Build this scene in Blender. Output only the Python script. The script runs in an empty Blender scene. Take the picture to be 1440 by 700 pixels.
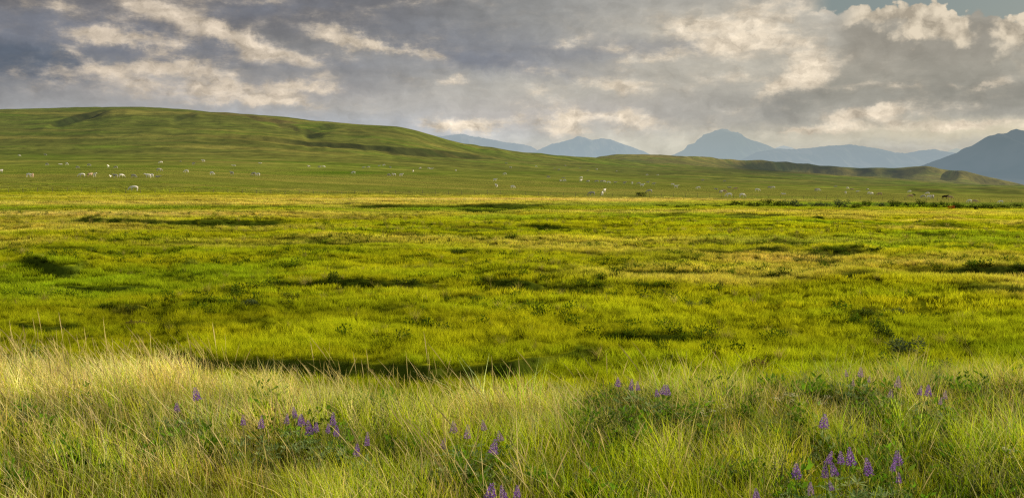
import bpy, bmesh, math, random
import numpy as np
from mathutils import Vector
R = math.radians
rng = np.random.default_rng(7)
random.seed(7)

# ------------------------------------------------------------------ camera model
CZ = 2.6                      # eye height above the bank the photographer stands on
F = 1383.0                    # focal length in pixels of the 1440 px wide frame
HOR = 255.0
PITCH = math.atan((350 - HOR) / F)
cP, sP = math.cos(PITCH), math.sin(PITCH)

def elev(py):                 # slope dz/dy of the ray through image row py
    return np.tan(np.arctan((350.0 - np.asarray(py, float)) / F) - PITCH)
def ray(px, py):
    e = elev(py)
    return (np.asarray(px, float) - 720) / F * (cP - e * sP), e
def toimg(s, e):
    dep = cP - e * sP
    return 720 + F * s / dep, 350 - F * (sP + e * cP) / dep

scn = bpy.context.scene
C = scn.collection
cam = bpy.data.cameras.new('camera'); camo = bpy.data.objects.new('camera', cam); C.objects.link(camo)
camo.location = (0, 0, CZ); camo.rotation_euler = (math.pi / 2 - PITCH, 0, 0)
cam.sensor_width = 36; cam.lens = 36 * F / 1440; cam.clip_start = .1; cam.clip_end = 200000
scn.camera = camo
scn.view_settings.view_transform = 'Standard'; scn.view_settings.look = 'None'
scn.view_settings.exposure = 0; scn.view_settings.gamma = 1
scn.render.engine = 'CYCLES'
scn.cycles.max_bounces = 5; scn.cycles.diffuse_bounces = 2; scn.cycles.transmission_bounces = 3
scn.cycles.glossy_bounces = 2; scn.cycles.transparent_max_bounces = 4
scn.cycles.use_denoising = False
scn.cycles.filter_width = 1.3

SUN_AZ, SUN_EL = R(66), R(19)     # azimuth right of the view direction
sd = Vector((math.sin(SUN_AZ) * math.cos(SUN_EL), math.cos(SUN_AZ) * math.cos(SUN_EL), math.sin(SUN_EL)))
sl = bpy.data.lights.new('sun', 'SUN'); sl.energy = 5.0; sl.angle = R(.6); sl.color = (1, .86, .64)
so = bpy.data.objects.new('sun', sl); so.rotation_euler = sd.to_track_quat('Z', 'Y').to_euler(); C.objects.link(so)

# ------------------------------------------------------------------ helpers
def srgb(r, g, b):
    f = lambda c: (c / 255 / 12.92) if c / 255 <= .04045 else ((c / 255 + .055) / 1.055) ** 2.4
    return (f(r), f(g), f(b))
def tag(o, label=None, cat=None, group=None, kind=None):
    if label: o['label'] = label
    if cat: o['category'] = cat
    if group: o['group'] = group
    if kind: o['kind'] = kind
    return o
def link(o, parent=None):
    C.objects.link(o)
    if parent: o.parent = parent
    return o
def empty(name, loc):
    o = bpy.data.objects.new(name, None); o.location = loc; o.empty_display_size = .2
    return link(o)
def mesh_np(name, verts, faces, nper, mats=(), smooth=False, matidx=None):
    """verts (n,3); faces flat index array; nper: loops per face (int or array)"""
    me = bpy.data.meshes.new(name)
    verts = np.asarray(verts, np.float32); faces = np.asarray(faces, np.int32).ravel()
    nf = len(faces) // nper if np.isscalar(nper) else len(nper)
    tot = np.full(nf, nper, np.int32) if np.isscalar(nper) else np.asarray(nper, np.int32)
    me.vertices.add(len(verts)); me.vertices.foreach_set('co', verts.ravel())
    me.loops.add(len(faces)); me.loops.foreach_set('vertex_index', faces)
    me.polygons.add(nf)
    st = np.concatenate([[0], np.cumsum(tot)[:-1]]).astype(np.int32)
    me.polygons.foreach_set('loop_start', st)
    if matidx is not None: me.polygons.foreach_set('material_index', np.asarray(matidx, np.int32))
    me.polygons.foreach_set('use_smooth', np.full(nf, smooth, bool))
    for m in mats: me.materials.append(m)
    me.update(calc_edges=True)
    return me
def fattr(me, name, arr, typ='FLOAT'):
    a = me.attributes.new(name, typ, 'POINT')
    key = {'FLOAT': 'value', 'FLOAT_VECTOR': 'vector', 'FLOAT_COLOR': 'color', 'INT': 'value'}[typ]
    a.data.foreach_set(key, np.asarray(arr, np.int32 if typ == 'INT' else np.float32).ravel())

def _hash(ix, iy, seed):
    h = (ix.astype(np.int64) * 374761393 + iy.astype(np.int64) * 668265263 + seed * 1442695041) & 0xffffffff
    h = ((h ^ (h >> 13)) * 1274126177) & 0xffffffff
    h = (h ^ (h >> 16)) & 0xffffffff
    return h / 4294967295.0
def vnoise(x, y, seed=0):
    ix, iy = np.floor(x), np.floor(y); fx, fy = x - ix, y - iy
    ix = ix.astype(np.int64); iy = iy.astype(np.int64)
    ux = fx * fx * fx * (fx * (fx * 6 - 15) + 10); uy = fy * fy * fy * (fy * (fy * 6 - 15) + 10)
    a = _hash(ix, iy, seed); b = _hash(ix + 1, iy, seed); c = _hash(ix, iy + 1, seed); d = _hash(ix + 1, iy + 1, seed)
    return (a + (b - a) * ux + (c - a) * uy + (a - b - c + d) * ux * uy) * 2 - 1
def fbm(x, y, octv=4, seed=0, gain=.5):
    t = 0; a = 1; n = 0
    for k in range(octv):
        t = t + a * vnoise(x * 1.0, y * 1.0, seed + k * 17); n += a
        x, y = (x * .8 - y * .6) * 2.03 + 11.3, (x * .6 + y * .8) * 2.03 - 5.7; a *= gain
    return t / n
def sstep(a, b, x):
    t = np.clip((x - a) / (b - a), 0, 1); return t * t * (3 - 2 * t)
def pchip_rows(K, V, q):
    """K (n,m) knots increasing along axis 0, V (n,m) values, q (r,m) queries; monotone cubic per column"""
    h = np.diff(K, axis=0); dl = np.diff(V, axis=0) / h
    m = np.zeros_like(V)
    w1 = 2 * h[1:] + h[:-1]; w2 = h[1:] + 2 * h[:-1]
    same = dl[1:] * dl[:-1] > 0
    den = np.where(same, w1 / np.where(same, dl[:-1], 1) + w2 / np.where(same, dl[1:], 1), 1)
    m[1:-1] = np.where(same, (w1 + w2) / den, 0)
    m[0] = dl[0]; m[-1] = dl[-1]
    out = np.empty_like(q)
    for j in range(K.shape[0] - 1):
        lo = K[j][None, :]; hi = K[j + 1][None, :]
        hh = hi - lo; t = (q - lo) / hh
        msk = (q >= lo) & (q <= hi) if j < K.shape[0] - 2 else (q >= lo)
        t = np.clip(t, 0, 1)
        val = ((1 + 2 * t) * (1 - t) ** 2 * V[j] + t * (1 - t) ** 2 * hh * m[j] + t * t * (3 - 2 * t) * V[j + 1] + t * t * (t - 1) * hh * m[j + 1])
        out = np.where(msk, val, out) if j else np.where(msk | (q < lo), val, 0.0)
    return out
def cinterp(xq, xs, ys):
    xs = np.asarray(xs, float); ys = np.asarray(ys, float)
    return pchip_rows(xs[:, None].repeat(1, 1), ys[:, None], np.asarray(xq, float)[:, None])[:, 0]

# ------------------------------------------------------------------ node helper
class NT:
    def __init__(s, tree): s.t = tree; s.n = tree.nodes; s.l = tree.links
    def new(s, typ, **kw):
        n = s.n.new(typ)
        for k, v in kw.items(): setattr(n, k, v)
        return n
    def put(s, sock, v):
        if isinstance(v, bpy.types.NodeSocket): s.l.new(v, sock)
        elif isinstance(v, (tuple, list)):
            v = tuple(v)
            if len(sock.default_value) == 4 and len(v) == 3: v = v + (1,)
            sock.default_value = v
        else: sock.default_value = v
    def m(s, op, a, b=None, c=None, clamp=False):
        n = s.new('ShaderNodeMath', operation=op, use_clamp=clamp)
        s.put(n.inputs[0], a)
        if b is not None: s.put(n.inputs[1], b)
        if c is not None: s.put(n.inputs[2], c)
        return n.outputs[0]
    def add(s, a, b): return s.m('ADD', a, b)
    def sub(s, a, b): return s.m('SUBTRACT', a, b)
    def mul(s, a, b): return s.m('MULTIPLY', a, b)
    def mad(s, a, b, c): return s.m('MULTIPLY_ADD', a, b, c)
    def vm(s, op, a, b=None, scale=None):
        n = s.new('ShaderNodeVectorMath', operation=op)
        s.put(n.inputs[0], a)
        if b is not None: s.put(n.inputs[1], b)
        if scale is not None: s.put(n.inputs['Scale'], scale)
        return n.outputs[0] if op not in ('LENGTH', 'DOT_PRODUCT') else n.outputs['Value']
    def xyz(s, x=0., y=0., z=0.):
        n = s.new('ShaderNodeCombineXYZ')
        for i, v in enumerate((x, y, z)): s.put(n.inputs[i], v)
        return n.outputs[0]
    def sep(s, v):
        n = s.new('ShaderNodeSeparateXYZ'); s.put(n.inputs[0], v); return n.outputs[:3]
    def noise(s, vec, scale=5., detail=4., rough=.5, dist=0., color=False, norm=True):
        n = s.new('ShaderNodeTexNoise'); n.normalize = norm
        s.put(n.inputs['Vector'], vec); s.put(n.inputs['Scale'], scale); s.put(n.inputs['Detail'], detail)
        s.put(n.inputs['Roughness'], rough); s.put(n.inputs['Distortion'], dist)
        return n.outputs['Color' if color else 'Fac']
    def ss(s, x, a, b):
        n = s.new('ShaderNodeMapRange', interpolation_type='SMOOTHSTEP'); n.clamp = True
        s.put(n.inputs[0], x); s.put(n.inputs[1], a); s.put(n.inputs[2], b)
        return n.outputs[0]
    def mix(s, f, a, b, mode='MIX'):
        n = s.new('ShaderNodeMix', data_type='RGBA', blend_type=mode)
        s.put(n.inputs[0], f); s.put(n.inputs[6], a); s.put(n.inputs[7], b)
        return n.outputs[2]
    def attr(s, name, typ='GEOMETRY'):
        n = s.new('ShaderNodeAttribute', attribute_name=name, attribute_type=typ); return n
def material(name):
    m = bpy.data.materials.new(name); m.use_nodes = True
    m.node_tree.nodes.clear(); t = NT(m.node_tree)
    out = t.new('ShaderNodeOutputMaterial')
    return m, t, out
def princ(t, col, rough=.8, spec=.2, normal=None):
    p = t.new('ShaderNodeBsdfPrincipled'); t.put(p.inputs['Base Color'], col); t.put(p.inputs['Roughness'], rough)
    t.put(p.inputs['Specular IOR Level'], spec)
    if normal is not None: t.put(p.inputs['Normal'], normal)
    return p.outputs[0]
#@@SKY
# ------------------------------------------------------------------ sky
w = bpy.data.worlds.new('World'); scn.world = w; w.use_nodes = True
w.node_tree.nodes.clear(); t = NT(w.node_tree)
wo = t.new('ShaderNodeOutputWorld'); bg = t.new('ShaderNodeBackground')
nish = t.new('ShaderNodeTexSky', sky_type='NISHITA'); nish.sun_disc = False
nish.sun_elevation = SUN_EL; nish.sun_rotation = SUN_AZ; nish.dust_density = 2.5
tc = t.new('ShaderNodeTexCoord').outputs['Generated']
D = t.vm('NORMALIZE', tc)
dx, dy, dz = t.sep(D)
az = t.m('ARCTAN2', dx, dy)
el = t.m('ARCSINE', dz)
# degrees-like unit: 1 unit = 100 photo px near the middle of the view
A0 = t.mul(az, 13.83); B0 = t.mul(el, 13.83)     # A: right positive, 0 at px 720; B: up positive, 0 at the horizon (py 255)
P3 = t.xyz(A0, t.mul(B0, 1.0), 0.0)
Pst = t.xyz(t.mul(A0, .55), t.mul(B0, 1.35), 3.1)
w1 = t.noise(Pst, .9, 6, .58, 0, True)
wv = t.vm('SUBTRACT', w1, (.5, .5, .5))
w2 = t.noise(P3, 3.0, 7, .66, 0, True)
wv2 = t.vm('SUBTRACT', w2, (.5, .5, .5))
wx, wy, _ = t.sep(wv); vx, vy, _ = t.sep(wv2)
A = t.add(t.mad(wx, .6, A0), t.mul(vx, .42)); B = t.add(t.mad(wy, .34, B0), t.mul(vy, .3))
def PX(px): return math.atan((px - 720) / F) * 13.83
def PY(py): return math.atan(float(elev(py))) * 13.83
def blob(px, py, rx, ry, rot=0, amp=1., a=A, b=B):
    a = t.sub(a, PX(px)); b = t.sub(b, PY(py))
    if rot:
        c_, s_ = math.cos(R(rot)), math.sin(R(rot))
        a, b = t.add(t.mul(a, c_), t.mul(b, s_)), t.sub(t.mul(b, c_), t.mul(a, s_))
    a = t.mul(a, 100. / rx); b = t.mul(b, 100. / ry)
    q = t.mad(a, a, t.mul(b, b))
    return t.mul(t.m('EXPONENT', t.mul(q, -1.)), amp)
def total(lst):
    r = None
    for it in lst:
        v = blob(*it) if isinstance(it, tuple) else it
        r = v if r is None else t.add(r, v)
    return r
# base tones by region
base = srgb(163, 162, 158)
col = t.mix(1., base, base)
def wash(col, lst, rgb, mx=1.):
    return t.mix(t.m('MINIMUM', total(lst), mx), col, srgb(*rgb))
col = wash(col, [(100, -10, 420, 80, -6, 1.), (-300, 60, 400, 110, 0, 1.), (560, 0, 260, 55, -8, .8)], (105, 105, 109))
col = wash(col, [(800, 40, 220, 60, -3, .75)], (138, 140, 141))
col = wash(col, [(380, 200, 420, 36, 0, .9), (650, 195, 120, 30, 0, .7)], (166, 175, 190))
col = wash(col, [(1150, 120, 260, 60, 0, .8), (1500, 100, 200, 60, 0, .7)], (166, 162, 149))
col = wash(col, [(1000, 205, 420, 26, 0, .9), (700, 150, 260, 40, 0, .3)], (198, 194, 178))
col = wash(col, [(1420, 190, 260, 16, 0, .9)], (208, 198, 172))
col = wash(col, [(1030, 50, 210, 60, 0, .85), (900, 130, 200, 40, 0, .5)], (184, 178, 164))
col = wash(col, [(300, 130, 260, 26, 0, .6), (760, 160, 180, 24, 0, .6)], (176, 170, 166))
# dark masses
dk = total([(60, 105, 85, 26, -2, 1.), (-120, 110, 140, 34, 0, .8)])
col = t.mix(t.m('MINIMUM', dk, .92), col, srgb(88, 98, 112))
dk = total([(300, 72, 240, 11, -5, .6), (150, 82, 260, 12, -3, .75), (60, 52, 130, 18, 0, .5), (690, 88, 130, 13, -6, .65), (640, 60, 170, 22, -6, .5), (860, 72, 140, 12, 0, .45), (1000, 66, 120, 9, -3, .45), (470, 118, 110, 18, 0, .4), (330, 30, 150, 14, 10, .5), (1330, 80, 130, 34, 5, .6), (1240, 140, 220, 30, 0, .6), (1430, 150, 120, 22, 0, .6), (1110, 150, 60, 22, 30, .5)])
col = t.mix(t.m('MINIMUM', dk, .85), col, t.mix(t.ss(A0, 1.2, 4.6), srgb(116, 120, 130), srgb(138, 136, 127)))
# sun-lit cream parts, broken by fractal noise
nz = t.noise(t.xyz(t.mul(A0, .75), t.mul(B0, 1.7), 9.), 2.0, 9, .64)
lit = total([(180, 68, 75, 11, -3, 1.15), (215, 30, 60, 22, 10, .75), (80, 34, 45, 10, 0, .45), (290, 50, 80, 12, -15, .45),
             (335, 62, 55, 14, -18, .95), (430, 85, 60, 16, -20, .7), (480, 55, 70, 14, -12, .85), (560, 70, 70, 9, -10, .75), (270, 64, 30, 9, 0, .4),
             (350, 130, 80, 16, -8, 1.), (430, 122, 50, 9, 0, .8), (280, 103, 50, 8, 0, .8), (190, 104, 110, 12, 5, .7), (120, 95, 40, 8, -20, .5),
             (180, 130, 140, 16, 0, .55), (300, 147, 60, 6, 0, .5), (400, 146, 60, 6, 0, .5),
             (625, 175, 36, 13, 0, 1.2), (690, 172, 40, 13, 8, .7), (790, 172, 50, 20, 0, 1.), (880, 168, 40, 11, 0, .75), (650, 115, 28, 8, 0, .75), (760, 122, 50, 13, 0, .6), (850, 118, 60, 12, -8, .6),
             (840, 65, 80, 7, -5, .5), (950, 80, 120, 8, 5, .5), (1000, 40, 120, 22, 5, .55), (1090, 28, 90, 20, 8, .6), (560, 12, 80, 7, 10, .4), (350, 12, 60, 7, 0, .5),
             (1085, 70, 90, 22, -8, .6), (1135, 105, 40, 22, 30, .95), (1080, 130, 40, 12, 35, .6), (1000, 100, 120, 30, 0, .3), (960, 180, 110, 20, 0, .25),
             (1200, 128, 40, 6, 0, .5), (1255, 135, 26, 5, 0, .6), (1380, 134, 26, 5, 15, .7), (1330, 132, 14, 4, 0, .5), (1215, 165, 60, 11, 10, .85), (1130, 185, 40, 7, 0, .7), (1300, 185, 160, 9, 0, .6), (1400, 182, 60, 7, 0, .6), (1280, 165, 90, 10, 0, .4)])
lit = t.mad(t.sub(nz, .5), 2.5, lit)
lf = t.mad(t.ss(lit, .3, 1.05), .55, t.mul(t.ss(lit, -.1, 1.3), .45))
cream = t.mix(t.ss(A0, -6., 2.), srgb(203, 188, 168), srgb(222, 207, 184))
col = t.mix(t.mul(lf, .93), col, cream)
# fine relief: density difference along the sun direction
ra = t.noise(t.xyz(t.mul(A, .9), t.mul(B, 1.5), 4.), 3.0, 7, .62)
rb = t.noise(t.xyz(t.mul(t.add(A, .16), .9), t.mul(t.add(B, .07), 1.5), 4.), 3.0, 7, .62)
rel = t.mul(t.sub(ra, rb), 1.0)
relf = t.mad(lf, .9, .35)
gain = t.mad(t.mul(rel, relf), 1.3, 1.04)
# big soft banding
bn = t.noise(t.xyz(t.mul(A0, .35), t.mul(B0, 1.6), 1.), 1.4, 7, .55, .3)
gain = t.mul(gain, t.mad(bn, .55, .78))
col = t.vm('SCALE', col, None, gain)
# cumulus at upper right: crisp billowing top against clear sky
fc = t.new('ShaderNodeFloatCurve'); cv = fc.mapping.curves[0]
topts = [(1120, 34), (1150, 14), (1168, 16), (1180, 12), (1225, 14), (1250, 11), (1290, 8), (1320, 20), (1335, 27), (1345, 36), (1352, 30), (1375, 26), (1410, 35), (1425, 40), (1445, 31), (1500, 22), (1600, 30), (1750, 60)]
fx0, fx1 = PX(1100), PX(1760)
pts = [((PX(a_) - fx0) / (fx1 - fx0), PY(b_) / 3.) for a_, b_ in topts]
for k_, (a_, b_) in enumerate([(0, PY(60) / 3.)] + pts + [(1, PY(60) / 3.)]):
    if k_ < 2: cv.points[k_].location = (a_, b_) if k_ == 0 else (1, PY(60) / 3.)
for a_, b_ in pts: cv.points.new(a_, b_)
fc.mapping.update()
bil = t.new('ShaderNodeTexVoronoi', feature='SMOOTH_F1'); bil.inputs['Scale'].default_value = 4.0
bil.inputs['Smoothness'].default_value = .25; bil.inputs['Detail'].default_value = 2.5; bil.inputs['Roughness'].default_value = .55
t.put(bil.inputs['Vector'], t.xyz(t.mad(vx, .25, A0), t.mad(vy, .25, t.mul(B0, 1.15)), 0.))
aw = t.mad(vx, .12, A0)
u_ = t.m('DIVIDE', t.sub(aw, fx0), fx1 - fx0)
t.put(fc.inputs['Value'], t.m('MAXIMUM', 0., t.m('MINIMUM', 1., u_)))
top = t.mul(fc.outputs[0], 3.)
bill = t.sub(.35, bil.outputs['Distance'])
depthin = t.sub(t.add(top, t.mul(bill, .16)), B0)                 # > 0 inside the cumulus
cmask = t.ss(depthin, -.012, .03)
rgt = t.ss(A0, PX(1150), PX(1205))
# shading of the cumulus head: bright rim & lobes, grey inside
rim = t.m('EXPONENT', t.mul(t.m('MAXIMUM', depthin, 0.), -2.6))
lobes = total([(1270, 36, 70, 26, -15, .55), (1300, 40, 45, 28, -40, .9), (1340, 62, 22, 16, -30, .6), (1230, 30, 60, 12, 10, .6), (1270, 66, 22, 10, 0, .6), (1400, 40, 50, 14, -10, .45), (1415, 78, 26, 22, 40, .85), (1437, 110, 18, 14, 0, .9), (1190, 42, 50, 12, 15, .5), (1365, 45, 14, 16, 0, -.5), (1500, 60, 60, 30, 0, .5)])
cn = t.noise(t.xyz(A0, B0, 2.), 5., 6, .62)
hl = t.mul(t.ss(t.add(t.add(t.mad(rim, .6, t.mul(lobes, 1.7)), t.mul(bill, 1.0)), t.mul(t.sub(cn, .5), .7)), .1, 1.2), rgt)
cumcol = t.mix(hl, t.vm('SCALE', srgb(146, 141, 130), None, gain), t.vm('SCALE', srgb(230, 215, 190), None, t.m('MAXIMUM', .5, t.m('MINIMUM', 1.03, t.add(t.mad(bill, .5, t.mul(rel, .9)), t.mad(cn, .8, .72))))))
near = t.mul(rgt, t.m('MINIMUM', 1., total([(1310, 55, 200, 52, 0, 1.3)])))
col = t.mix(t.mul(near, .9), col, cumcol)
clear = t.mix(.72, t.vm('SCALE', nish.outputs[0], None, .09), srgb(112, 126, 122))
colR = t.mix(cmask, clear, col)
col = t.mix(t.ss(A0, PX(1120), PX(1165)), col, colR)
# clouds thin out overhead and behind, where blue sky shows
gap = t.ss(t.noise(t.vm('MULTIPLY', D, (1., 1., 2.)), 2.2, 6, .55), .5, .66)
gap = t.mul(gap, t.ss(el, .3, .6))
col = t.mix(gap, col, t.vm('SCALE', nish.outputs[0], None, .09))
t.put(bg.inputs[0], col); bg.inputs[1].default_value = 1.0
t.l.new(bg.outputs[0], wo.inputs[0])
try: w.cycles.sampling_method = 'MANUAL'; w.cycles.sample_map_resolution = 512
except Exception: pass
#@@LAND
# ------------------------------------------------------------------ terrain heightfield (fan of columns, x = s * y)
kc = [-500, 0, 200, 400, 560, 700, 840, 1000, 1200, 1440, 1700, 2100]
KN = {  # depth y (m), image row of the ground seen there
 'F': ([260, 260, 260, 270, 285, 300, 310, 320, 340, 370, 390, 420], [272, 272, 272.5, 274, 275, 276, 277, 279, 281.5, 286, 289, 292]),
 'A': ([340, 340, 345, 370, 400, 430, 450, 470, 500, 530, 560, 600], [252, 250.5, 250.5, 255, 259, 262, 265, 268, 272.5, 278, 281, 283]),
 'B': ([520, 520, 520, 560, 600, 650, 700, 730, 760, 800, 820, 850], [237, 236, 235, 238, 242, 247, 251, 257, 263, 270, 273, 275]),
 'C': ([800, 800, 820, 840, 880, 950, 1000, 1050, 1100, 1200, 1250, 1300], [219, 218, 217, 218, 224, 233, 241, 248, 257, 265, 268, 270]),
 'D': ([1050, 1050, 1050, 1060, 1080, 1150, 1250, 1400, 1600, 1700, 1800, 1900], [182, 181, 178, 187, 202, 222, 232, 240, 251, 263, 265, 267]),
 'E': ([1280, 1280, 1280, 1270, 1250, 1300, 1450, 1800, 2100, 2300, 2400, 2500], [155, 153, 152.5, 167, 179, 210, 223.5, 236, 248, 262.5, 264, 266]),
 'G': ([1500, 1500, 1500, 1500, 1500, 1600, 1700, 1950, 2350, 2600, 2600, 2700], [158, 156, 155, 170, 186, 216, 228, 237, 249, 263, 265, 267])}
hx = [-500, 560, 660, 760, 830, 842, 860, 900, 940, 1000, 1040, 1060, 1135, 1170, 1240, 1300, 1330, 1352, 1380, 1410, 1440, 1500, 1700, 2100]
hy = [185, 200, 215, 222, 224, 220.5, 218, 217.5, 218.5, 222, 225.5, 225.5, 228, 232, 234, 234, 239, 240, 247, 254, 261, 266, 268, 270]
NS = 980
sg = np.linspace(-1.05, 1.05, NS)
pxs = 720 + F * sg                                   # column in the photograph where each s stands
near = np.exp(np.linspace(math.log(1.6), math.log(250), 900))
far = np.exp(np.linspace(math.log(250), math.log(4200), 430))[1:]
vfar = np.exp(np.linspace(math.log(4200), math.log(90000), 40))[1:]
dg = np.concatenate([near, far, vfar]); ND = len(dg)
def col_(vals, xs=kc): return np.interp(pxs, xs, vals) if len(vals) < 3 else cinterp(np.clip(pxs, xs[0], xs[-1]), xs, vals)
# bank crest distance and how wide its fall is
crest = col_([13.6, 13.4, 12.6, 11.8, 11.4, 11.3, 11.2, 11.6, 12.2, 12.6, 13, 13]) + .5 * fbm(sg * 9, sg * 0 + 3, 3, 5)
fall = col_([4, 4, 3.6, 3.4, 3.4, 3.6, 5, 7.5, 10, 11, 11, 11])
lev = lambda z: CZ + z
rowsK, rowsV = [], []
def addk(d, z): rowsK.append(np.broadcast_to(np.asarray(d, float), sg.shape).copy()); rowsV.append(np.broadcast_to(np.asarray(z, float), sg.shape).copy())
addk(.5, .1); addk(5, .06); addk(crest - 3.2, 0.02); addk(crest, -.14)
addk(crest + fall * .6, -1.5); addk(crest + fall + 3.0, lev(-4.9)); addk(45, lev(-4.85))
addk(100, lev(col_([-4.5, -4.5, -4.5, -4.6, -4.7, -4.8, -4.9, -5, -5.2, -5.4, -5.5, -5.6])))
addk(180, lev(col_([-3.95, -3.95, -4, -4.2, -4.4, -4.6, -4.8, -5.1, -5.6, -6.4, -6.6, -7])))
for k in 'FABCDE':
    d = col_(KN[k][0]); addk(d, lev(d * elev(col_(KN[k][1]))))
d = col_(KN['G'][0]); addk(d, lev(d * elev(col_(KN['G'][1]))))
dH = np.interp(pxs, [0, 700, 960, 1140, 1330, 1345, 1700], [2600, 2300, 2300, 3000, 3000, 2850, 3000])
pyH = np.interp(pxs, hx, hy)
bl = np.interp(pxs, [0, 1000, 1080, 2000], [0, 0, 1, 1])
addk(dH - 50, lev((dH - 50) * elev(pyH + np.interp(pxs, [0, 1000, 1080, 1340, 1440, 2000], [3, 4, 11, 9, 3, 1]))))
addk(dH, lev(dH * elev(pyH)))
addk(dH + 500, lev(np.minimum(dH * elev(pyH + 3), dH * elev(pyH) - 6)))
addk(5200, lev(-30)); addk(12000, lev(-60)); addk(95000, lev(-60))
Kd = np.array(rowsK); Kz = np.array(rowsV)
Dg, Sg = np.meshgrid(dg, sg, indexing='ij')
Z = pchip_rows(Kd, Kz, Dg)
X = Sg * Dg
E0 = (Z - CZ) / Dg
PXg, PYg = toimg(Sg, E0)
dark = np.zeros_like(Z); dry = np.zeros_like(Z); lush = np.zeros_like(Z); bare = np.zeros_like(Z)
# meadow micro relief
mw = sstep(18, 30, Dg) * (1 - sstep(250, 330, Dg) * .3)
Z += mw * (.34 * fbm(X / 13, Dg / 9, 3, 21) + .14 * fbm(X / 3.1, Dg / 2.6, 3, 31) * (1 - sstep(150, 250, Dg)))
Z += (1 - sstep(16, 22, Dg)) * (.09 * fbm(X / 2.3, Dg / 2.1, 3, 41))
hm = fbm(X / 9 + 5, Dg / 6, 4, 51)
Z += mw * .16 * sstep(.12, .4, hm) * (1 - sstep(200, 250, Dg))
pw = sstep(300, 420, Dg) * (1 - sstep(4000, 5000, Dg))
Z += pw * (.5 * fbm(X / 60, Dg / 45, 4, 61)) * sstep(250, 600, Dg)
hw = sstep(700, 1050, Dg) * (1 - sstep(3600, 4300, Dg))
rn = 1 - np.abs(fbm(X / 150 + Dg / 700, Dg / 330, 4, 71)) * 2
Z += hw * (2.6 * (rn - .6) + 2.0 * fbm(X / 70, Dg / 90, 4, 81))
# gullied bench front
hb = sstep(2350, 2700, Dg) * (1 - sstep(3050, 3400, Dg)) * sstep(1060, 1150, PXg)
rb = np.abs(fbm(X / 170 + 3, Dg / 900, 3, 91))
Z -= hb * 16 * (1 - sstep(0, .3, rb)) * (1 - sstep(dH[None, :] - 60, dH[None, :] + 30, Dg) * .9)
for gx, gw, gh in ((1208, 20, 24), (1257, 24, 22), (1150, 44, 20)):      # hollows opening toward the viewer's left
    tt = (PXg - gx) / gw
    Z -= hb * gh * np.exp(-tt * tt) * sstep(2450, 2750, Dg) * (1 - sstep(dH[None, :] - 40, dH[None, :] + 60, Dg) * .8)
# scarps: a step seen along an image curve; (points, height m, face width px)
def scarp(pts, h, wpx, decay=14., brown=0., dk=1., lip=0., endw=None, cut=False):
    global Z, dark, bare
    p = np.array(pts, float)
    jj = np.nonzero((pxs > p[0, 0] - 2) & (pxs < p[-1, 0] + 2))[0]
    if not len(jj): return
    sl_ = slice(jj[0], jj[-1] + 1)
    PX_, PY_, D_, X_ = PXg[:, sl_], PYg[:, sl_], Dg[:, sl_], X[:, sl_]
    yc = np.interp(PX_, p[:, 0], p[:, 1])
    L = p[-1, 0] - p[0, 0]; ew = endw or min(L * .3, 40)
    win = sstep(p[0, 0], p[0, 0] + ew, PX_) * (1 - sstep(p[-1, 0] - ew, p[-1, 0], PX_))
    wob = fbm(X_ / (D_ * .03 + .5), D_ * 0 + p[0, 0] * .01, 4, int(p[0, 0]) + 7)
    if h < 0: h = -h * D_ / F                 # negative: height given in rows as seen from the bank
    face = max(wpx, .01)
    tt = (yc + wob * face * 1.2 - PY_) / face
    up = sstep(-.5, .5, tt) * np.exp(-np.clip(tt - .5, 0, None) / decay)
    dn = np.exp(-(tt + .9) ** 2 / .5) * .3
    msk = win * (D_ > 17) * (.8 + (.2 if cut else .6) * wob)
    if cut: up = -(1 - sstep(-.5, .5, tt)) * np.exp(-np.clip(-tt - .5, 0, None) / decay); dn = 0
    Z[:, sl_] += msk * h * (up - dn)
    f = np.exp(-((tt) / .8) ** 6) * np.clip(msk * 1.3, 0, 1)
    dark[:, sl_] = np.maximum(dark[:, sl_], f * dk); bare[:, sl_] = np.maximum(bare[:, sl_], f * brown)  # face colour darkened: dark soil plus painted shade of the bank
# (row is the foot of the bank)
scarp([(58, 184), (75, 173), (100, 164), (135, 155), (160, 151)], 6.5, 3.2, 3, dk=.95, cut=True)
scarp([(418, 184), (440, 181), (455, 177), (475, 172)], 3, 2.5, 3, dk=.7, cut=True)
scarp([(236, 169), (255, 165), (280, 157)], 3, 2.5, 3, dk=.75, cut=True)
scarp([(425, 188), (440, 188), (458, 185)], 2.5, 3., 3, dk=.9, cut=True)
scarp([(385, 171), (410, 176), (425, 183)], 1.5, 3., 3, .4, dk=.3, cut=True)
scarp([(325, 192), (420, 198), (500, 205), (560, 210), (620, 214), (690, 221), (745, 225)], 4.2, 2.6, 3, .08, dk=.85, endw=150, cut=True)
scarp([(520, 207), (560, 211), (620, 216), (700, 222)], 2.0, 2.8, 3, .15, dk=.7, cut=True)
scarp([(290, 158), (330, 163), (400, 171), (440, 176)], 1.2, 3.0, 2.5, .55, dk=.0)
scarp([(1265, 266), (1300, 268), (1350, 272)], 1., 1.6, 4, dk=.5)
scarp([(1375, 268), (1410, 268), (1450, 272)], 1., 2.5, 4, dk=.3)
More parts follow.
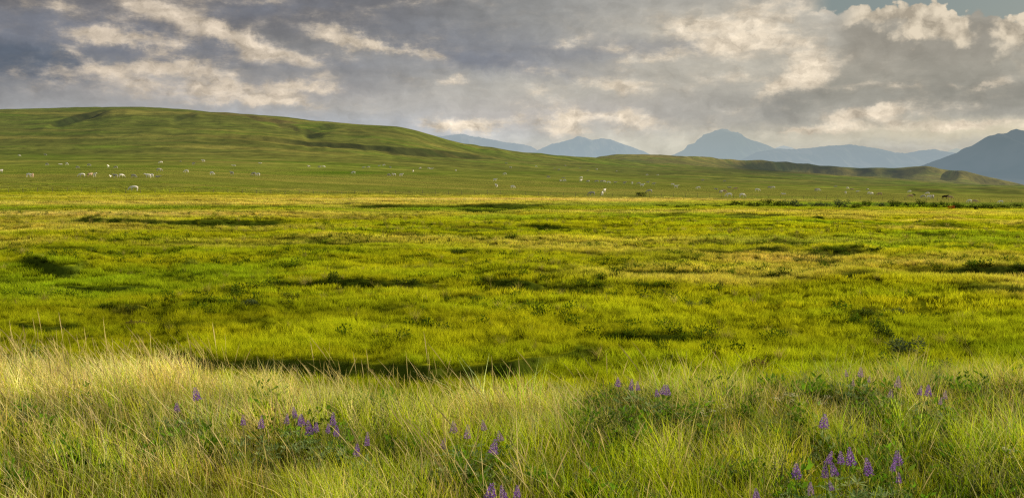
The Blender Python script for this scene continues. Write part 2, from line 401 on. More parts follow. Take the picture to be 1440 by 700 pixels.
meadow = [  # points, height, face px
 ([(85, 316), (130, 318), (200, 319), (300, 317), (420, 316)], .55, 5, .0),
 ([(640, 298), (690, 300), (725, 300)], .3, 3, .0),
 ([(725, 323), (800, 326), (850, 325)], .35, 4, .0), ([(840, 326), (880, 328), (930, 326)], .28, 3, .2),
 ([(480, 292), (600, 293), (700, 296), (790, 292)], .3, 4, .0),
 ([(1000, 306), (1070, 307), (1130, 307)], .25, 2.5, .2), ([(1140, 308), (1180, 310), (1220, 310)], .25, 2, .1),
 ([(15, 372), (55, 384), (85, 391), (105, 391), (150, 372)], .55, 10, .1),
 ([(440, 344), (490, 347), (520, 342)], .25, 5, .0), ([(620, 357), (660, 358), (685, 356)], .25, 4, .0),
 ([(975, 356), (1040, 361), (1080, 361), (1125, 360)], .4, 7, .2), ([(1080, 368), (1120, 370), (1180, 371)], .25, 3, .5),
 ([(1205, 356), (1225, 358), (1245, 356)], .2, 4, .0), ([(1310, 356), (1350, 358), (1400, 356)], .25, 4, .1),
 ([(720, 385), (760, 386), (810, 383)], .3, 5, .5), ([(860, 384), (900, 391), (960, 392), (1010, 390), (1015, 388)], .45, 9, .1),
 ([(1010, 390), (1060, 396), (1110, 396), (1130, 394)], .3, 6, .4), ([(1165, 401), (1200, 401), (1245, 400)], .4, 8, .1),
 ([(1255, 386), (1300, 391), (1380, 392), (1450, 391), (1500, 390)], .5, 8, .3), ([(1330, 412), (1380, 417), (1450, 418), (1550, 418)], .55, 9, .1),
 ([(60, 405), (110, 407), (150, 408), (240, 407)], .25, 6, .0), ([(360, 408), (420, 411), (500, 411), (640, 411)], .35, 8, .0),
 ([(660, 398), (690, 412), (760, 418), (820, 418), (875, 412)], .6, 11, .05), ([(640, 380), (690, 386), (730, 385)], .25, 5, .2),
 ([(120, 437), (200, 442), (330, 438), (430, 432)], .3, 4, .0),
 ([(830, 482), (900, 488), (990, 484)], .35, 10, .0), ([(225, 500), (270, 516), (320, 524), (400, 527), (470, 529), (540, 533), (640, 535), (720, 531), (800, 516), (860, 505)], .8, 17, .12),
 ([(0, 466), (60, 470), (130, 462)], .25, 8, .0),
 ([(-260, 400), (-180, 405), (-90, 402)], .4, 8, .1), ([(-300, 440), (-200, 450), (-60, 446)], .4, 9, .1), ([(1500, 440), (1600, 448), (1750, 446)], .4, 9, .1)]
for pts, h, wd, br in meadow: scarp(pts, -wd * 1.1, wd * .3, 12, br)
rs = random.Random(5)
for k in range(70):
    y0_ = rs.uniform(298, 400) if k < 55 else rs.uniform(400, 490); x0_ = rs.uniform(-200, 1600); L_ = rs.uniform(30, 110) * (1 if y0_ < 400 else .8); sl2 = rs.uniform(-2, 3)
    scarp([(x0_, y0_), (x0_ + L_ * .5, y0_ + rs.uniform(0, 2.5)), (x0_ + L_, y0_ + sl2)], -rs.uniform(1.5, 3.5) * (y0_ - 250) / 90, (y0_ - 250) * .014 + .5, 10, rs.choice([0, 0, 0, .3]), dk=rs.uniform(.3, .8))
Z = np.maximum(Z, -70)
# recompute where each vertex is seen and give colour masks
PXg, PYg = toimg(Sg, (Z - CZ) / Dg)
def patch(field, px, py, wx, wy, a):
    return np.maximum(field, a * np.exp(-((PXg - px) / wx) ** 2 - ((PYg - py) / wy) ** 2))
nbig = fbm(X / 22, Dg / 15, 4, 101); nmid = fbm(X / 6, Dg / 5, 4, 111); nhill = fbm(X / 120, Dg / 60, 5, 121)
m_mead = sstep(15, 22, Dg) * (1 - sstep(230, 270, Dg))
for a in [(150, 302, 460, 5, .9), (300, 286, 700, 4.5, .7), (700, 281, 520, 2.6, 1.), (300, 277, 500, 3, .5), (880, 283, 100, 2, 1.), (350, 320, 130, 3, .5), (1100, 366, 130, 10, .75), (1300, 372, 160, 5, .6), (1420, 388, 120, 5, .7),
          (950, 340, 300, 6, .4), (330, 340, 160, 4, .3), (1300, 300, 260, 4, .5), (700, 340, 300, 5, .35), (1000, 298, 340, 2.5, .7), (1300, 283, 200, 1.5, .6), (560, 300, 200, 2, .5)]:
    dry = patch(dry, *a)
for a in [(620, 294, 200, 5, .8), (880, 288, 220, 4, 1.), (1200, 288, 260, 4.5, 1.), (250, 292, 330, 2.5, .8), (20, 297, 60, 8, .8), (150, 311, 60, 3, .8),
          (300, 350, 300, 12, .3), (760, 262, 300, 2, .25), (130, 258, 160, 3, .75), (330, 263, 60, 3, .6), (100, 225, 130, 5, .5), (480, 243, 90, 3, .9), (740, 243, 90, 2.5, .5), (600, 244, 60, 2, .6)]:
    lush = patch(lush, *a)
for a in [(1108, 234, 74, 8, 1.9), (1214, 239, 20, 5, 1.1), (1254, 241, 18, 6, 1.15), (1040, 229, 34, 3, .7), (1160, 240, 50, 4, .6), (880, 226, 25, 3, .3), (1350, 243, 14, 2.5, .6)]: dark = patch(dark, a[0], a[1], a[2], a[3], a[4])  # bench hill's cloud shadow and gully shade, painted into the ground colour
fgm = 1 - sstep(crest[None, :] - .5, crest[None, :] + 2.5, Dg)
dryfg = fgm * np.clip(1.08 - .6 * sstep(600, 1250, PXg) - .6 * sstep(575, 690, PYg) + .35 * nbig + .3 * nmid, 0, 1)
dry = np.maximum(dry, dryfg)
far_ = sstep(240, 300, Dg)
c_mead = np.array(srgb(148, 151, 22)); c_lush = np.array(srgb(92, 124, 20)); c_dry = np.array(srgb(186, 168, 84)); c_dark = np.array(srgb(36, 42, 10))
c_past = np.array(srgb(136, 140, 58)); c_hill = np.array(srgb(112, 118, 50)); c_bare = np.array(srgb(130, 108, 70)); c_back = np.array(srgb(128, 122, 62))
def lerp(a, b, f): return a + (b - a) * f[..., None]
col = np.broadcast_to(c_mead, Z.shape + (3,)).copy()
col = lerp(col, np.broadcast_to(c_past, col.shape), far_)
col = lerp(col, np.broadcast_to(c_hill, col.shape), sstep(520, 1000, Dg))
col = lerp(col, np.broadcast_to(c_back, col.shape), sstep(1700, 2300, Dg))
stripe = fbm(X / 240, Dg / 22, 4, 131)
lush = np.maximum(lush, sstep(.12, .45, nbig) * m_mead * .5)
lush = np.maximum(lush, sstep(.05, .5, nhill) * far_ * .5); lush = np.maximum(lush, sstep(.1, .4, stripe) * far_ * .3)
dry = np.maximum(dry, sstep(.1, .45, -stripe) * far_ * .35)
dry = np.maximum(dry, sstep(.15, .5, -nbig) * m_mead * .45)
col = lerp(col, np.broadcast_to(c_lush, col.shape), np.clip(lush, 0, 1))
col = lerp(col, np.broadcast_to(c_dry, col.shape), np.clip(dry, 0, 1) * .85)
col = lerp(col, np.broadcast_to(c_bare, col.shape), np.clip(bare, 0, 1))
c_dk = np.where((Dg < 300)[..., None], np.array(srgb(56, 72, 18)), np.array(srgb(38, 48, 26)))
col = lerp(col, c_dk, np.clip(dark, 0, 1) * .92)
col *= (1 + .22 * nmid * (Dg < 400) + .16 * nhill * far_ + .10 * nbig)[..., None]
col *= (1 - .5 * (Dg < 45))[..., None] ** ((Dg < 45) * 1.0)[..., None] if False else 1

ii = np.arange(ND - 1)[:, None] * NS + np.arange(NS - 1)[None, :]
quads = np.stack([ii, ii + 1, ii + NS + 1, ii + NS], -1).reshape(-1, 4)
vts = np.stack([X, Dg, Z], -1).reshape(-1, 3)

def gbil(field, s, d):
    fi = np.interp(d, dg, np.arange(ND)); fj = (np.asarray(s) - sg[0]) / (sg[1] - sg[0])
    fi = np.clip(fi, 0, ND - 1.001); fj = np.clip(fj, 0, NS - 1.001)
    i = fi.astype(int); j = fj.astype(int); a = fi - i; b = fj - j
    return (field[i, j] * (1 - a) * (1 - b) + field[i + 1, j] * a * (1 - b) + field[i, j + 1] * (1 - a) * b + field[i + 1, j + 1] * a * b)
def hz(x, y): return float(gbil(Z, np.array([x / y]), np.array([y]))[0])
def ground_at(px, py, lift=0., dmin=5.):
    """first ground point (plus lift) met by the ray through an image point -> (x, y, z)"""
    s, e = ray(px, py); s = float(s); e = float(e)
    k = dg > dmin
    zz = gbil(Z, np.full(k.sum(), s), dg[k]) + lift
    r = CZ + dg[k] * e
    hit = np.nonzero(zz >= r)[0]
    i = hit[0] if len(hit) else np.argmin(np.abs(zz - r))
    if i > 0:
        a0 = (r - zz)[i - 1]; a1 = (r - zz)[i]; f = a0 / (a0 - a1) if a0 != a1 else 0
        d = dg[k][i - 1] + (dg[k][i] - dg[k][i - 1]) * np.clip(f, 0, 1)
    else: d = dg[k][i]
    d = float(d)
    return s * d, d, hz(s * d, d)

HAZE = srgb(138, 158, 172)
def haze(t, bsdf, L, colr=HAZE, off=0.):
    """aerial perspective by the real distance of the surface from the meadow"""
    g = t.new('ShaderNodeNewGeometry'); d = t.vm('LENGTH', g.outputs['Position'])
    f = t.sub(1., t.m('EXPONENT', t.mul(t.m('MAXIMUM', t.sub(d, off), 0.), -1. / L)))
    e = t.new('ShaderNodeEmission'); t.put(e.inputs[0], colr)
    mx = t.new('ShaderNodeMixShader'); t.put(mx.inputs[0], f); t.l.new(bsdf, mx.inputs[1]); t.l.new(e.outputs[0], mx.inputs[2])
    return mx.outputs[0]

mg, t, out = material('meadow ground')
pos = t.new('ShaderNodeNewGeometry').outputs['Position']
c = t.attr('col').outputs['Color']
px_, py_, pz_ = t.sep(pos)
flat = t.xyz(px_, py_, 0.)
dist = t.vm('LENGTH', flat)
n1 = t.noise(flat, 4.5, 6, .7); n2 = t.noise(flat, .55, 6, .68); n3 = t.noise(flat, .06, 3.5, .6); n4 = t.noise(t.xyz(t.mul(px_, .5), py_, 0.), .02, 5, .65)
fn = t.ss(dist, 250., 700.)
v = t.mul(t.mad(n1, .9, .55), t.mad(n2, .9, .55))
vf = t.mul(t.mad(n3, 1.5, .25), t.mad(n4, 1.5, .25))
vv = t.mad(t.sub(vf, v), fn, v)
cc = t.vm('SCALE', c, None, vv)
tus = t.ss(t.noise(flat, .05, 5, .68), .53, .64)      # darker herbs and scattered low clumps on the pasture
cc = t.mix(t.mul(t.mul(tus, fn), .45), cc, srgb(60, 72, 26))
bmp = t.new('ShaderNodeBump'); t.put(bmp.inputs['Strength'], 1.); t.put(bmp.inputs['Distance'], t.mad(fn, 1.0, .06))
t.put(bmp.inputs['Height'], t.mad(fn, t.sub(n3, n1), n1))
tr = t.new('ShaderNodeBsdfDiffuse'); t.put(tr.inputs[0], cc); t.put(tr.inputs['Normal'], bmp.outputs[0])
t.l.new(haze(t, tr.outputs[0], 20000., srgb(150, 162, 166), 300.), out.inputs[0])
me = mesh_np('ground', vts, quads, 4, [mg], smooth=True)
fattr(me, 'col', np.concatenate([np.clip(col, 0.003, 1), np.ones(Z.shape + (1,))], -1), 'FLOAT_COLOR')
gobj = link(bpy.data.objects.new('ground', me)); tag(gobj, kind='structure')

# ------------------------------------------------------------------ mountains
def mountain(name, prof, dist, depth, base, L, hcol, seed, rough=1.):
    p = np.array(prof, float); x0, x1 = p[0, 0], p[-1, 0]
    n = int((x1 - x0) * 1.6) + 20; m = 71
    px = np.linspace(x0, x1, n); e = elev(np.interp(px, p[:, 0], p[:, 1])); s = (px - 720) / F
    q = np.linspace(-1, 1, m)
    S, Q = np.meshgrid(s, q, indexing='ij')
    crest_h = (dist * e)[:, None]
    und = depth * .22 * fbm(S * 16, Q * 0, 3, seed)
    Y = dist + Q * depth + und * (1 - np.abs(Q)); XX = S * (dist + und + Q * 0)
    prof_q = np.where(Q < 0, (1 + Q) ** .85, (1 - Q) ** 1.0)
    ridg = 1 - np.abs(fbm(XX / (depth * .22), Y / (depth * .5), 5, seed + 9)) * 2.2
    crest_h = crest_h * (1 + depth * .22 * fbm(S * 16, Q * 0, 3, seed) / dist)
    H = base + (crest_h - base) * prof_q
    H += (crest_h - base) * .16 * rough * (ridg - .5) * np.clip(np.abs(Q) * 3, 0, 1) * (1 - np.abs(Q)) 
    H += (crest_h - base) * .011 * fbm(S * 150, Q * 4, 3, seed + 5) * (1 - np.abs(Q)) ** 2
    H += (crest_h - base) * .010 * fbm(S * 420, Q * 6, 3, seed + 3) * (1 - np.abs(Q)) ** 2
    v = np.stack([XX, Y, CZ + H], -1).reshape(-1, 3)
    ii = np.arange(n - 1)[:, None] * m + np.arange(m - 1)[None, :]
    f = np.stack([ii, ii + m, ii + m + 1, ii + 1], -1).reshape(-1, 4)
    mt, t, out = material('mountain rock')
    g = t.new('ShaderNodeNewGeometry').outputs['Position']
    nn = t.noise(g, .0012, 8, .65)
    cc = t.mix(t.ss(nn, .4, .62), srgb(70, 84, 62), srgb(140, 136, 130))
    z = t.sep(g)[2]
    d = t.new('ShaderNodeBsdfDiffuse'); t.put(d.inputs[0], cc)
    # thicker, paler air low down
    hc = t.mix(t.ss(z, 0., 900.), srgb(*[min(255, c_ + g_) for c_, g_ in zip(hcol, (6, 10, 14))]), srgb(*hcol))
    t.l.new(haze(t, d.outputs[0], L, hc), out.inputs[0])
    o = link(bpy.data.objects.new(name, mesh_np(name, v, f, 4, [mt], smooth=True))); tag(o, kind='structure')
    return o
mountain('mountain', [(560, 235), (590, 199), (607, 190), (622, 192), (640, 189), (652, 188.5), (662, 192), (680, 194), (697, 197), (710, 200), (735, 203), (746, 206), (757, 212), (790, 240)], 21000, 2600, -60, 10500, (164, 176, 182), 3, 1.6)
mountain('mountain', [(715, 250), (740, 222), (757, 211), (772, 204), (790, 199), (803, 196), (814, 191.5), (822, 194), (832, 197), (845, 194.5), (856, 196), (870, 201), (888, 207), (905, 213), (930, 226), (960, 245)], 17000, 2400, -60, 9000, (162, 175, 180), 14, 1.6)
mountain('mountain', [(890, 250), (925, 224), (948, 217), (962, 209.8), (965.6, 204.4), (976, 200.8), (979, 196.2), (985.5, 192.5), (987.5, 189.5), (996.4, 187), (1006, 183), (1014, 180.8), (1021.7, 181.4), (1027, 185.6), (1036, 186), (1039, 190), (1044, 194.8), (1059, 198), (1069, 201.2), (1076, 206.6), (1088, 208.7), (1110, 213), (1170, 226), (1230, 240)], 16000, 2600, -60, 8800, (162, 173, 174), 25, 1.6)
mountain('mountain', [(1070, 220), (1090, 208), (1100, 204.5), (1112, 208), (1130, 216)], 30000, 2200, 0, 12500, (184, 192, 192), 36, .6)
mountain('mountain', [(1010, 240), (1062, 214), (1092, 209), (1118, 210), (1146, 207), (1170, 204.5), (1192, 203.5), (1215, 206), (1235, 209.5), (1256, 214.5), (1270, 215.5), (1290, 212), (1312, 209.8), (1330, 214), (1350, 216), (1390, 224), (1460, 244)], 14500, 2400, -60, 8000, (154, 165, 168), 47, 1.4)
mountain('mountain', [(1315, 222), (1332, 212), (1342, 208.5), (1352, 211), (1372, 220)], 30000, 2200, 0, 12500, (182, 188, 182), 58, .6)
mountain('mountain', [(1240, 250), (1290, 234), (1312, 229), (1336, 217.5), (1359, 210.5), (1371, 206), (1375, 199), (1385, 191.5), (1398, 189), (1412, 187.5), (1418, 183.5), (1427, 181.5), (1434, 183.5), (1442, 187), (1470, 190), (1520, 198), (1580, 188), (1660, 206), (1760, 196), (1850, 222), (1960, 246)], 11000, 2300, -60, 6600, (114, 126, 130), 69, 1.5)
mountain('mountain', [(-700, 230), (-500, 196), (-300, 204), (-60, 190), (200, 205), (420, 196), (520, 215), (600, 240)], 22000, 2600, -60, 9000, (150, 167, 184), 80, 1)
#@@GRASS
# ------------------------------------------------------------------ blades of grass
def blade_material(name, green, straw, transl=.45, rv=.6):
    m, t, out = material(name)
    h = t.attr('hgt').outputs['Fac']; r = t.attr('rnd').outputs['Fac']
    tint = t.attr('tint', 'INSTANCER').outputs['Color']; dr = t.attr('dryness', 'INSTANCER').outputs['Fac']
    f = t.ss(t.sub(dr, r), -.12, .12)
    top = t.mul(t.ss(h, .55, 1.), t.mul(dr, .55))
    c = t.mix(t.m('MAXIMUM', f, top), green, straw)
    c = t.vm('SCALE', c, None, t.mad(r, rv, 1. - rv / 2))
    c = t.mix(1., c, tint, 'MULTIPLY')
    c = t.vm('SCALE', c, None, t.mad(t.ss(h, 0., .7), .75, .25))  # darker toward the root: occlusion shade painted into the blade colour
    d = t.new('ShaderNodeBsdfDiffuse'); t.put(d.inputs[0], c)
    tl = t.new('ShaderNodeBsdfTranslucent'); t.put(tl.inputs[0], t.mix(1., c, (1., 1., .72), 'MULTIPLY'))
    mx = t.new('ShaderNodeMixShader'); mx.inputs[0].default_value = transl
    t.l.new(d.outputs[0], mx.inputs[1]); t.l.new(tl.outputs[0], mx.inputs[2])
    t.l.new(mx.outputs[0], out.inputs[0])
    return m
def blades(n, Rr, h, w, lean, rg, seg=3, leanx=0., hv=.35, head=0.):
    """numpy batch of curved tapering blades; returns verts, faces(tri), hgt, rnd"""
    a = rg.uniform(0, 2 * np.pi, n); rr = Rr * np.sqrt(rg.uniform(0, 1, n))
    bx, by = rr * np.cos(a), rr * np.sin(a)
    hh = h * (1 + hv * rg.uniform(-1, 1, n)) ; la = rg.uniform(0, 2 * np.pi, n)
    ln = lean * rg.uniform(.2, 1.2, n)
    lx = np.cos(la) * ln + leanx; ly = np.sin(la) * ln
    fa = rg.uniform(0, 2 * np.pi, n); wx, wy = np.cos(fa) * w / 2, np.sin(fa) * w / 2
    rn = rg.uniform(0, 1, n)
    V, H, Rn = [], [], []
    ts = np.linspace(0, 1, seg + 1)
    for t_ in ts:
        cx = bx + lx * hh * t_ ** 1.9; cy = by + ly * hh * t_ ** 1.9
        z = hh * t_ * (1 - .18 * np.minimum(1, np.hypot(lx, ly)) * t_) - .03
        k = (1 - t_ ** 1.6) if t_ < 1 else 0.04
        k = k * (.7 + .6 * t_)
        if head: k = .35 if t_ < .74 else (1.6 * head if t_ < .95 else .15)
        V.append(np.stack([cx - wx * k, cy - wy * k, z], -1)); V.append(np.stack([cx + wx * k, cy + wy * k, z], -1))
        H += [np.full(n, t_)] * 2; Rn += [rn] * 2
    V = np.stack(V, 1); H = np.stack(H, 1); Rn = np.stack(Rn, 1)     # n, 2(seg+1)
    nv = 2 * (seg + 1)
    base = (np.arange(n) * nv)[:, None]
    q = np.concatenate([base + np.array([2 * k, 2 * k + 1, 2 * k + 3, 2 * k + 2]) for k in range(seg)], 1)
    return V.reshape(-1, 3), q.reshape(-1, 4), H.ravel(), Rn.ravel()
def leaves(n, Rr, h, lw, ll, rg, up=.5, shell=.0):
    """small leaf quads (rhombs) spread through a dome volume"""
    a = rg.uniform(0, 2 * np.pi, n); u = rg.uniform(shell, 1, n) ** .6; ph = np.arccos(rg.uniform(0, 1, n))
    lump = 1 + .3 * np.sin(3 * a + rg.uniform(0, 6)) * np.sin(ph) + .18 * np.sin(5 * a + 2)
    c = np.stack([Rr * u * np.sin(ph) * np.cos(a) * lump, Rr * u * np.sin(ph) * np.sin(a) * lump, h * u * np.cos(ph) * (.8 + .4 * rg.uniform(0, 1, n))], -1)
    d = rg.normal(size=(n, 3)); d[:, 2] = np.abs(d[:, 2]) * up + .1; d += c * (1.2 / max(Rr, h)); d /= np.linalg.norm(d, axis=1)[:, None]
    s_ = np.cross(d, rg.normal(size=(n, 3))); s_ /= np.linalg.norm(s_, axis=1)[:, None]
    nrm = np.cross(d, s_)
    L = (ll * rg.uniform(.6, 1.3, n))[:, None]; W = (lw * rg.uniform(.6, 1.3, n))[:, None]
    V = np.stack([c, c + d * L * .45 + s_ * W / 2 + nrm * W * .15, c + d * L, c + d * L * .45 - s_ * W / 2 + nrm * W * .15], 1)
    rn = rg.uniform(0, 1, n)
    return V.reshape(-1, 3), (np.arange(n * 4)).reshape(-1, 4), np.repeat(np.clip(c[:, 2] / h, 0, 1), 4), np.repeat(rn, 4)
def join(parts):
    V, Q, H, Rn = [], [], [], []; o = 0
    for v, q, h, r in parts: V.append(v); Q.append(q + o); H.append(h); Rn.append(r); o += len(v)
    return np.concatenate(V), np.concatenate(Q), np.concatenate(H), np.concatenate(Rn)
def tuftmesh(name, geo, mats, matidx=None):
    v, q, h, r = geo
    me = mesh_np(name, v, q, 4, mats, matidx=matidx); fattr(me, 'hgt', h); fattr(me, 'rnd', r)
    return me
def scatter(name, pts, protos, rotz, scl, tint, dryness, tilt=None, idx=None):
    """one stuff object: a point mesh whose nodes put a tuft on every point"""
    coll = bpy.data.collections.new(name + ' tufts')
    for k, me in enumerate(protos):
        o = bpy.data.objects.new('%s_tuft_%02d' % (name, k), me); coll.objects.link(o)
    n = len(pts)
    me = bpy.data.meshes.new(name); me.vertices.add(n); me.vertices.foreach_set('co', np.asarray(pts, np.float32).ravel())
    rot = np.zeros((n, 3)); rot[:, 2] = rotz
    if tilt is not None: rot[:, :2] = tilt
    fattr(me, 'rot', rot, 'FLOAT_VECTOR'); fattr(me, 'scl', scl); fattr(me, 'idx', rng.integers(0, len(protos), n) if idx is None else idx, 'INT')
    fattr(me, 'tint', np.concatenate([tint, np.ones((n, 1))], 1), 'FLOAT_COLOR'); fattr(me, 'dryness', dryness)
    o = link(bpy.data.objects.new(name, me)); tag(o, kind='stuff')
    ng = bpy.data.node_groups.new(name, 'GeometryNodeTree'); ng.is_modifier = True
    ng.interface.new_socket('Geometry', in_out='INPUT', socket_type='NodeSocketGeometry')
    ng.interface.new_socket('Geometry', in_out='OUTPUT', socket_type='NodeSocketGeometry')
    N = ng.nodes; gi = N.new('NodeGroupInput'); go = N.new('NodeGroupOutput')
    ip = N.new('GeometryNodeInstanceOnPoints'); ci = N.new('GeometryNodeCollectionInfo')
    ci.inputs['Collection'].default_value = coll; ci.inputs['Separate Children'].default_value = True; ci.inputs['Reset Children'].default_value = True
    ip.inputs['Pick Instance'].default_value = True
    def na(nm, dt):
        a = N.new('GeometryNodeInputNamedAttribute'); a.data_type = dt; a.inputs['Name'].default_value = nm; return a.outputs['Attribute']
    L = ng.links.new
    L(gi.outputs[0], ip.inputs['Points']); L(ci.outputs[0], ip.inputs['Instance'])
    L(na('idx', 'INT'), ip.inputs['Instance Index']); L(na('rot', 'FLOAT_VECTOR'), ip.inputs['Rotation']); L(na('scl', 'FLOAT'), ip.inputs['Scale'])
    L(ip.outputs[0], go.inputs[0])
    md = o.modifiers.new('scatter', 'NODES'); md.node_group = ng
    return o
def sprinkle(d0, d1, dens, smax=.72):
    area = smax * (d1 * d1 - d0 * d0); n = int(area * dens)
    d = np.sqrt(rng.uniform(d0 * d0, d1 * d1, n)); s = rng.uniform(-smax, smax, n)
    return s, d
def on_ground(s, d): return np.stack([s * d, d, gbil(Z, s, d)], -1)
def tint_at(s, d, ref, var=.12):
    c = np.stack([gbil(col[..., k], s, d) for k in range(3)], -1)
    return c * (1 + var * rng.normal(size=(len(s), 1))).clip(.5, 1.6)

g_green = srgb(184, 202, 32); g_straw = srgb(255, 240, 172)
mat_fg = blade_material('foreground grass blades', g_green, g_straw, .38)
white_tint = np.array([1., 1., 1.])
crest_s = lambda s: np.interp(s, sg, crest)

LUP = [('v', [(249, 569), (277, 553)], 'lupin with two violet spikes, alone in the grass at left', 24),
 ('v', [(342, 588), (367, 592)], 'lupin with two violet spikes left of the densest lupin', 20), ('v', [(403, 586), (415, 577), (424, 588)], 'lupin with three violet spikes, upright, left half of the dense clump', 20), ('v', [(435, 601), (444, 597), (461, 599), (468, 588), (473, 603)], 'full lupin with five bright violet spikes, right half of the dense clump', 24),
 ('v', [(516, 617), (501, 631)], 'small lupin with two spikes low between the two larger clumps', 14), ('p', [(622, 621), (638, 598), (657, 607), (681, 595), (704, 610)], 'wide faded lupin with thin pale spikes near the middle', 34), ('v', [(693, 628)], 'single violet spike in front of the faded lupin near the middle', 12),
 ('v', [(869, 534), (887, 539), (897, 539)], 'leafy lupin with three violet spikes on the crest right of centre', 26), ('v', [(924, 548), (932, 545), (940, 546)], 'lupin with three small spikes just right of the leafy crest lupin', 18),
 ('p', [(1191, 520), (1200, 533), (1210, 520), (1222, 528)], 'pale pinkish lupin with four spikes, behind the others at right', 22), ('p', [(1262, 535), (1252, 549)], 'pale lupin with two spikes between its neighbours at upper right', 16), ('v', [(1293, 546), (1305, 546)], 'lupin with two thin spikes beside the nearest dark shrub', 14), ('p', [(1329, 551), (1322, 559)], 'pale lupin farthest right of the upper group', 14),
 ('v', [(1158, 592)], 'lone violet spike in the grass above the front right lupins', 10), ('v', [(1120, 662)], 'single violet spike, leftmost of the front right lupins', 12), ('v', [(1164, 642), (1160, 662), (1174, 659), (1183, 642), (1197, 644), (1170, 680)], 'biggest front lupin with six violet spikes at right', 30), ('v', [(1222, 658)], 'single violet spike right of the biggest front lupin', 12), ('v', [(1255, 652), (1263, 643), (1264, 669)], 'front lupin with three violet spikes, rightmost', 16),
 ('p', [(1140, 685)], 'faded single spike in front of the leftmost front right lupin', 12), ('v', [(1064, 693)], 'violet spike cut by the bottom edge, right of centre', 10), ('v', [(689, 694), (709, 694), (727, 690)], 'lupin with three spikes at the bottom edge near the middle', 22)]
LUPG = np.array([ground_at(sum(q[0] for q in sp_) / len(sp_), sum(q[1] for q in sp_) / len(sp_), .5, 6)[:2] + (fw_ / 110.,) for _, sp_, _, fw_ in LUP])
# --- foreground: dense tufts on the bank
s, d = sprinkle(4.2, 19, 46, .8)
k = d < crest_s(s) + 3.5; s, d = s[k], d[k]
protos = [tuftmesh('foreground_grass_tuft', blades(int(rng.uniform(20, 34)), rng.uniform(.1, .17), rng.uniform(.24, .44), rng.uniform(.007, .0125), rng.uniform(.35, .75), rng, 3, rng.uniform(-.34, -.05), .5), [mat_fg]) for _ in range(14)]
P = on_ground(s, d); drv = gbil(dry, s, d)
pn = fbm(P[:, 0] / 1.1, P[:, 1] / .9, 3, 201); pn2 = fbm(P[:, 0] / 3.5 + 9, P[:, 1] / 2.5, 3, 203)
part_ = np.ones(len(s))
for lx_, ly_, lr_ in LUPG:
    part_ = np.minimum(part_, 1 - .42 * np.exp(-((P[:, 0] - lx_) / (lr_ + .12)) ** 4) * (P[:, 1] < ly_ + .15) * (P[:, 1] > ly_ - .35))
tintv = (1.02 - .16 * sstep(.0, .4, s))[:, None] * np.array([1., 1., 1.]) * (1 + .42 * pn + .2 * pn2)[:, None] * np.array([1, 1, 1.0]); tintv = tintv * (1 + .2 * rng.normal(size=(len(s), 1))) * (1 + .1 * rng.normal(size=(len(s), 3)) * np.array([1, .5, 1]))
scatter('foreground_grass', P, protos, rng.uniform(-.6, .6, len(s)), (.78 + .55 * pn + .4 * rng.uniform(0, 1, len(s))).clip(.3, 1.5) * part_, tintv.clip(.4, 1.7), np.clip(drv * .55 + .34 * pn2 + .1 + .13 * rng.normal(size=len(s)), .03, .8))

# --- tall dry stalks with seed heads, leaning away from the wind, thickest along the edge of the bank
s, d = sprinkle(5.2, 15.5, 46, .75)
P = on_ground(s, d); cr = crest_s(s)
edge = np.exp(-((d - cr + .6) / 1.3) ** 2); left = 1 - sstep(-.05, .38, s)
cl = fbm(P[:, 0] / 1.4, P[:, 1] / 1.1, 3, 211)
pr = (.085 + .34 * edge * (.35 + .65 * left) + .16 * left) * sstep(-.25, .35, cl) * 1.7
k = (rng.uniform(0, 1, len(s)) < pr) & (d < cr + .7); s, d, P = s[k], d[k], P[k]
mat_st = blade_material('dry seed stalks', srgb(196, 182, 110), srgb(226, 206, 150), .35)
protos = [tuftmesh('dry_stalk_tuft', blades(3, .08, rng.uniform(.55, .8), .0052, .34, rng, 9, rng.uniform(-.5, .02), .45, head=1.1), [mat_st]) for _ in range(8)]
scatter('dry_grass_stalks', P, protos, rng.uniform(-.5, .5, len(s)), rng.uniform(.6, 1.15, len(s)) * (.72 + .28 * (1 - sstep(.0, .35, s))), np.ones((len(s), 3)) * rng.uniform(.7, 1.1, (len(s), 1)), rng.uniform(.4, 1, len(s)))

# --- broad-leaved herbs and grey sage between the blades
mat_herb = blade_material('herb leaves', srgb(112, 156, 40), srgb(168, 188, 84), .4)
mat_sage = blade_material('sage leaves', srgb(112, 134, 78), srgb(168, 180, 126), .25)
s, d = sprinkle(5, 16, 9, .75); k = d < crest_s(s) + 1; s, d = s[k], d[k]; P = on_ground(s, d); P[:, 2] += .12
k = fbm(P[:, 0] / 2, P[:, 1] / 1.5, 3, 221) > -.0 - .4 * (s > .05); s, d, P = s[k], d[k], P[k]
protos = [tuftmesh('herb_tuft', leaves(50, .14, .26, .026, .07, rng), [mat_herb]) for _ in range(3)] + [tuftmesh('sage_tuft', leaves(90, .12, .26, .009, .05, rng, 1.2), [mat_sage]) for _ in range(2)]
scatter('foreground_herbs', P, protos, rng.uniform(0, 6.28, len(s)), rng.uniform(.55, 1.2, len(s)), np.ones((len(s), 3)) * rng.uniform(.6, 1.1, (len(s), 1)), rng.uniform(0, .4, len(s)))
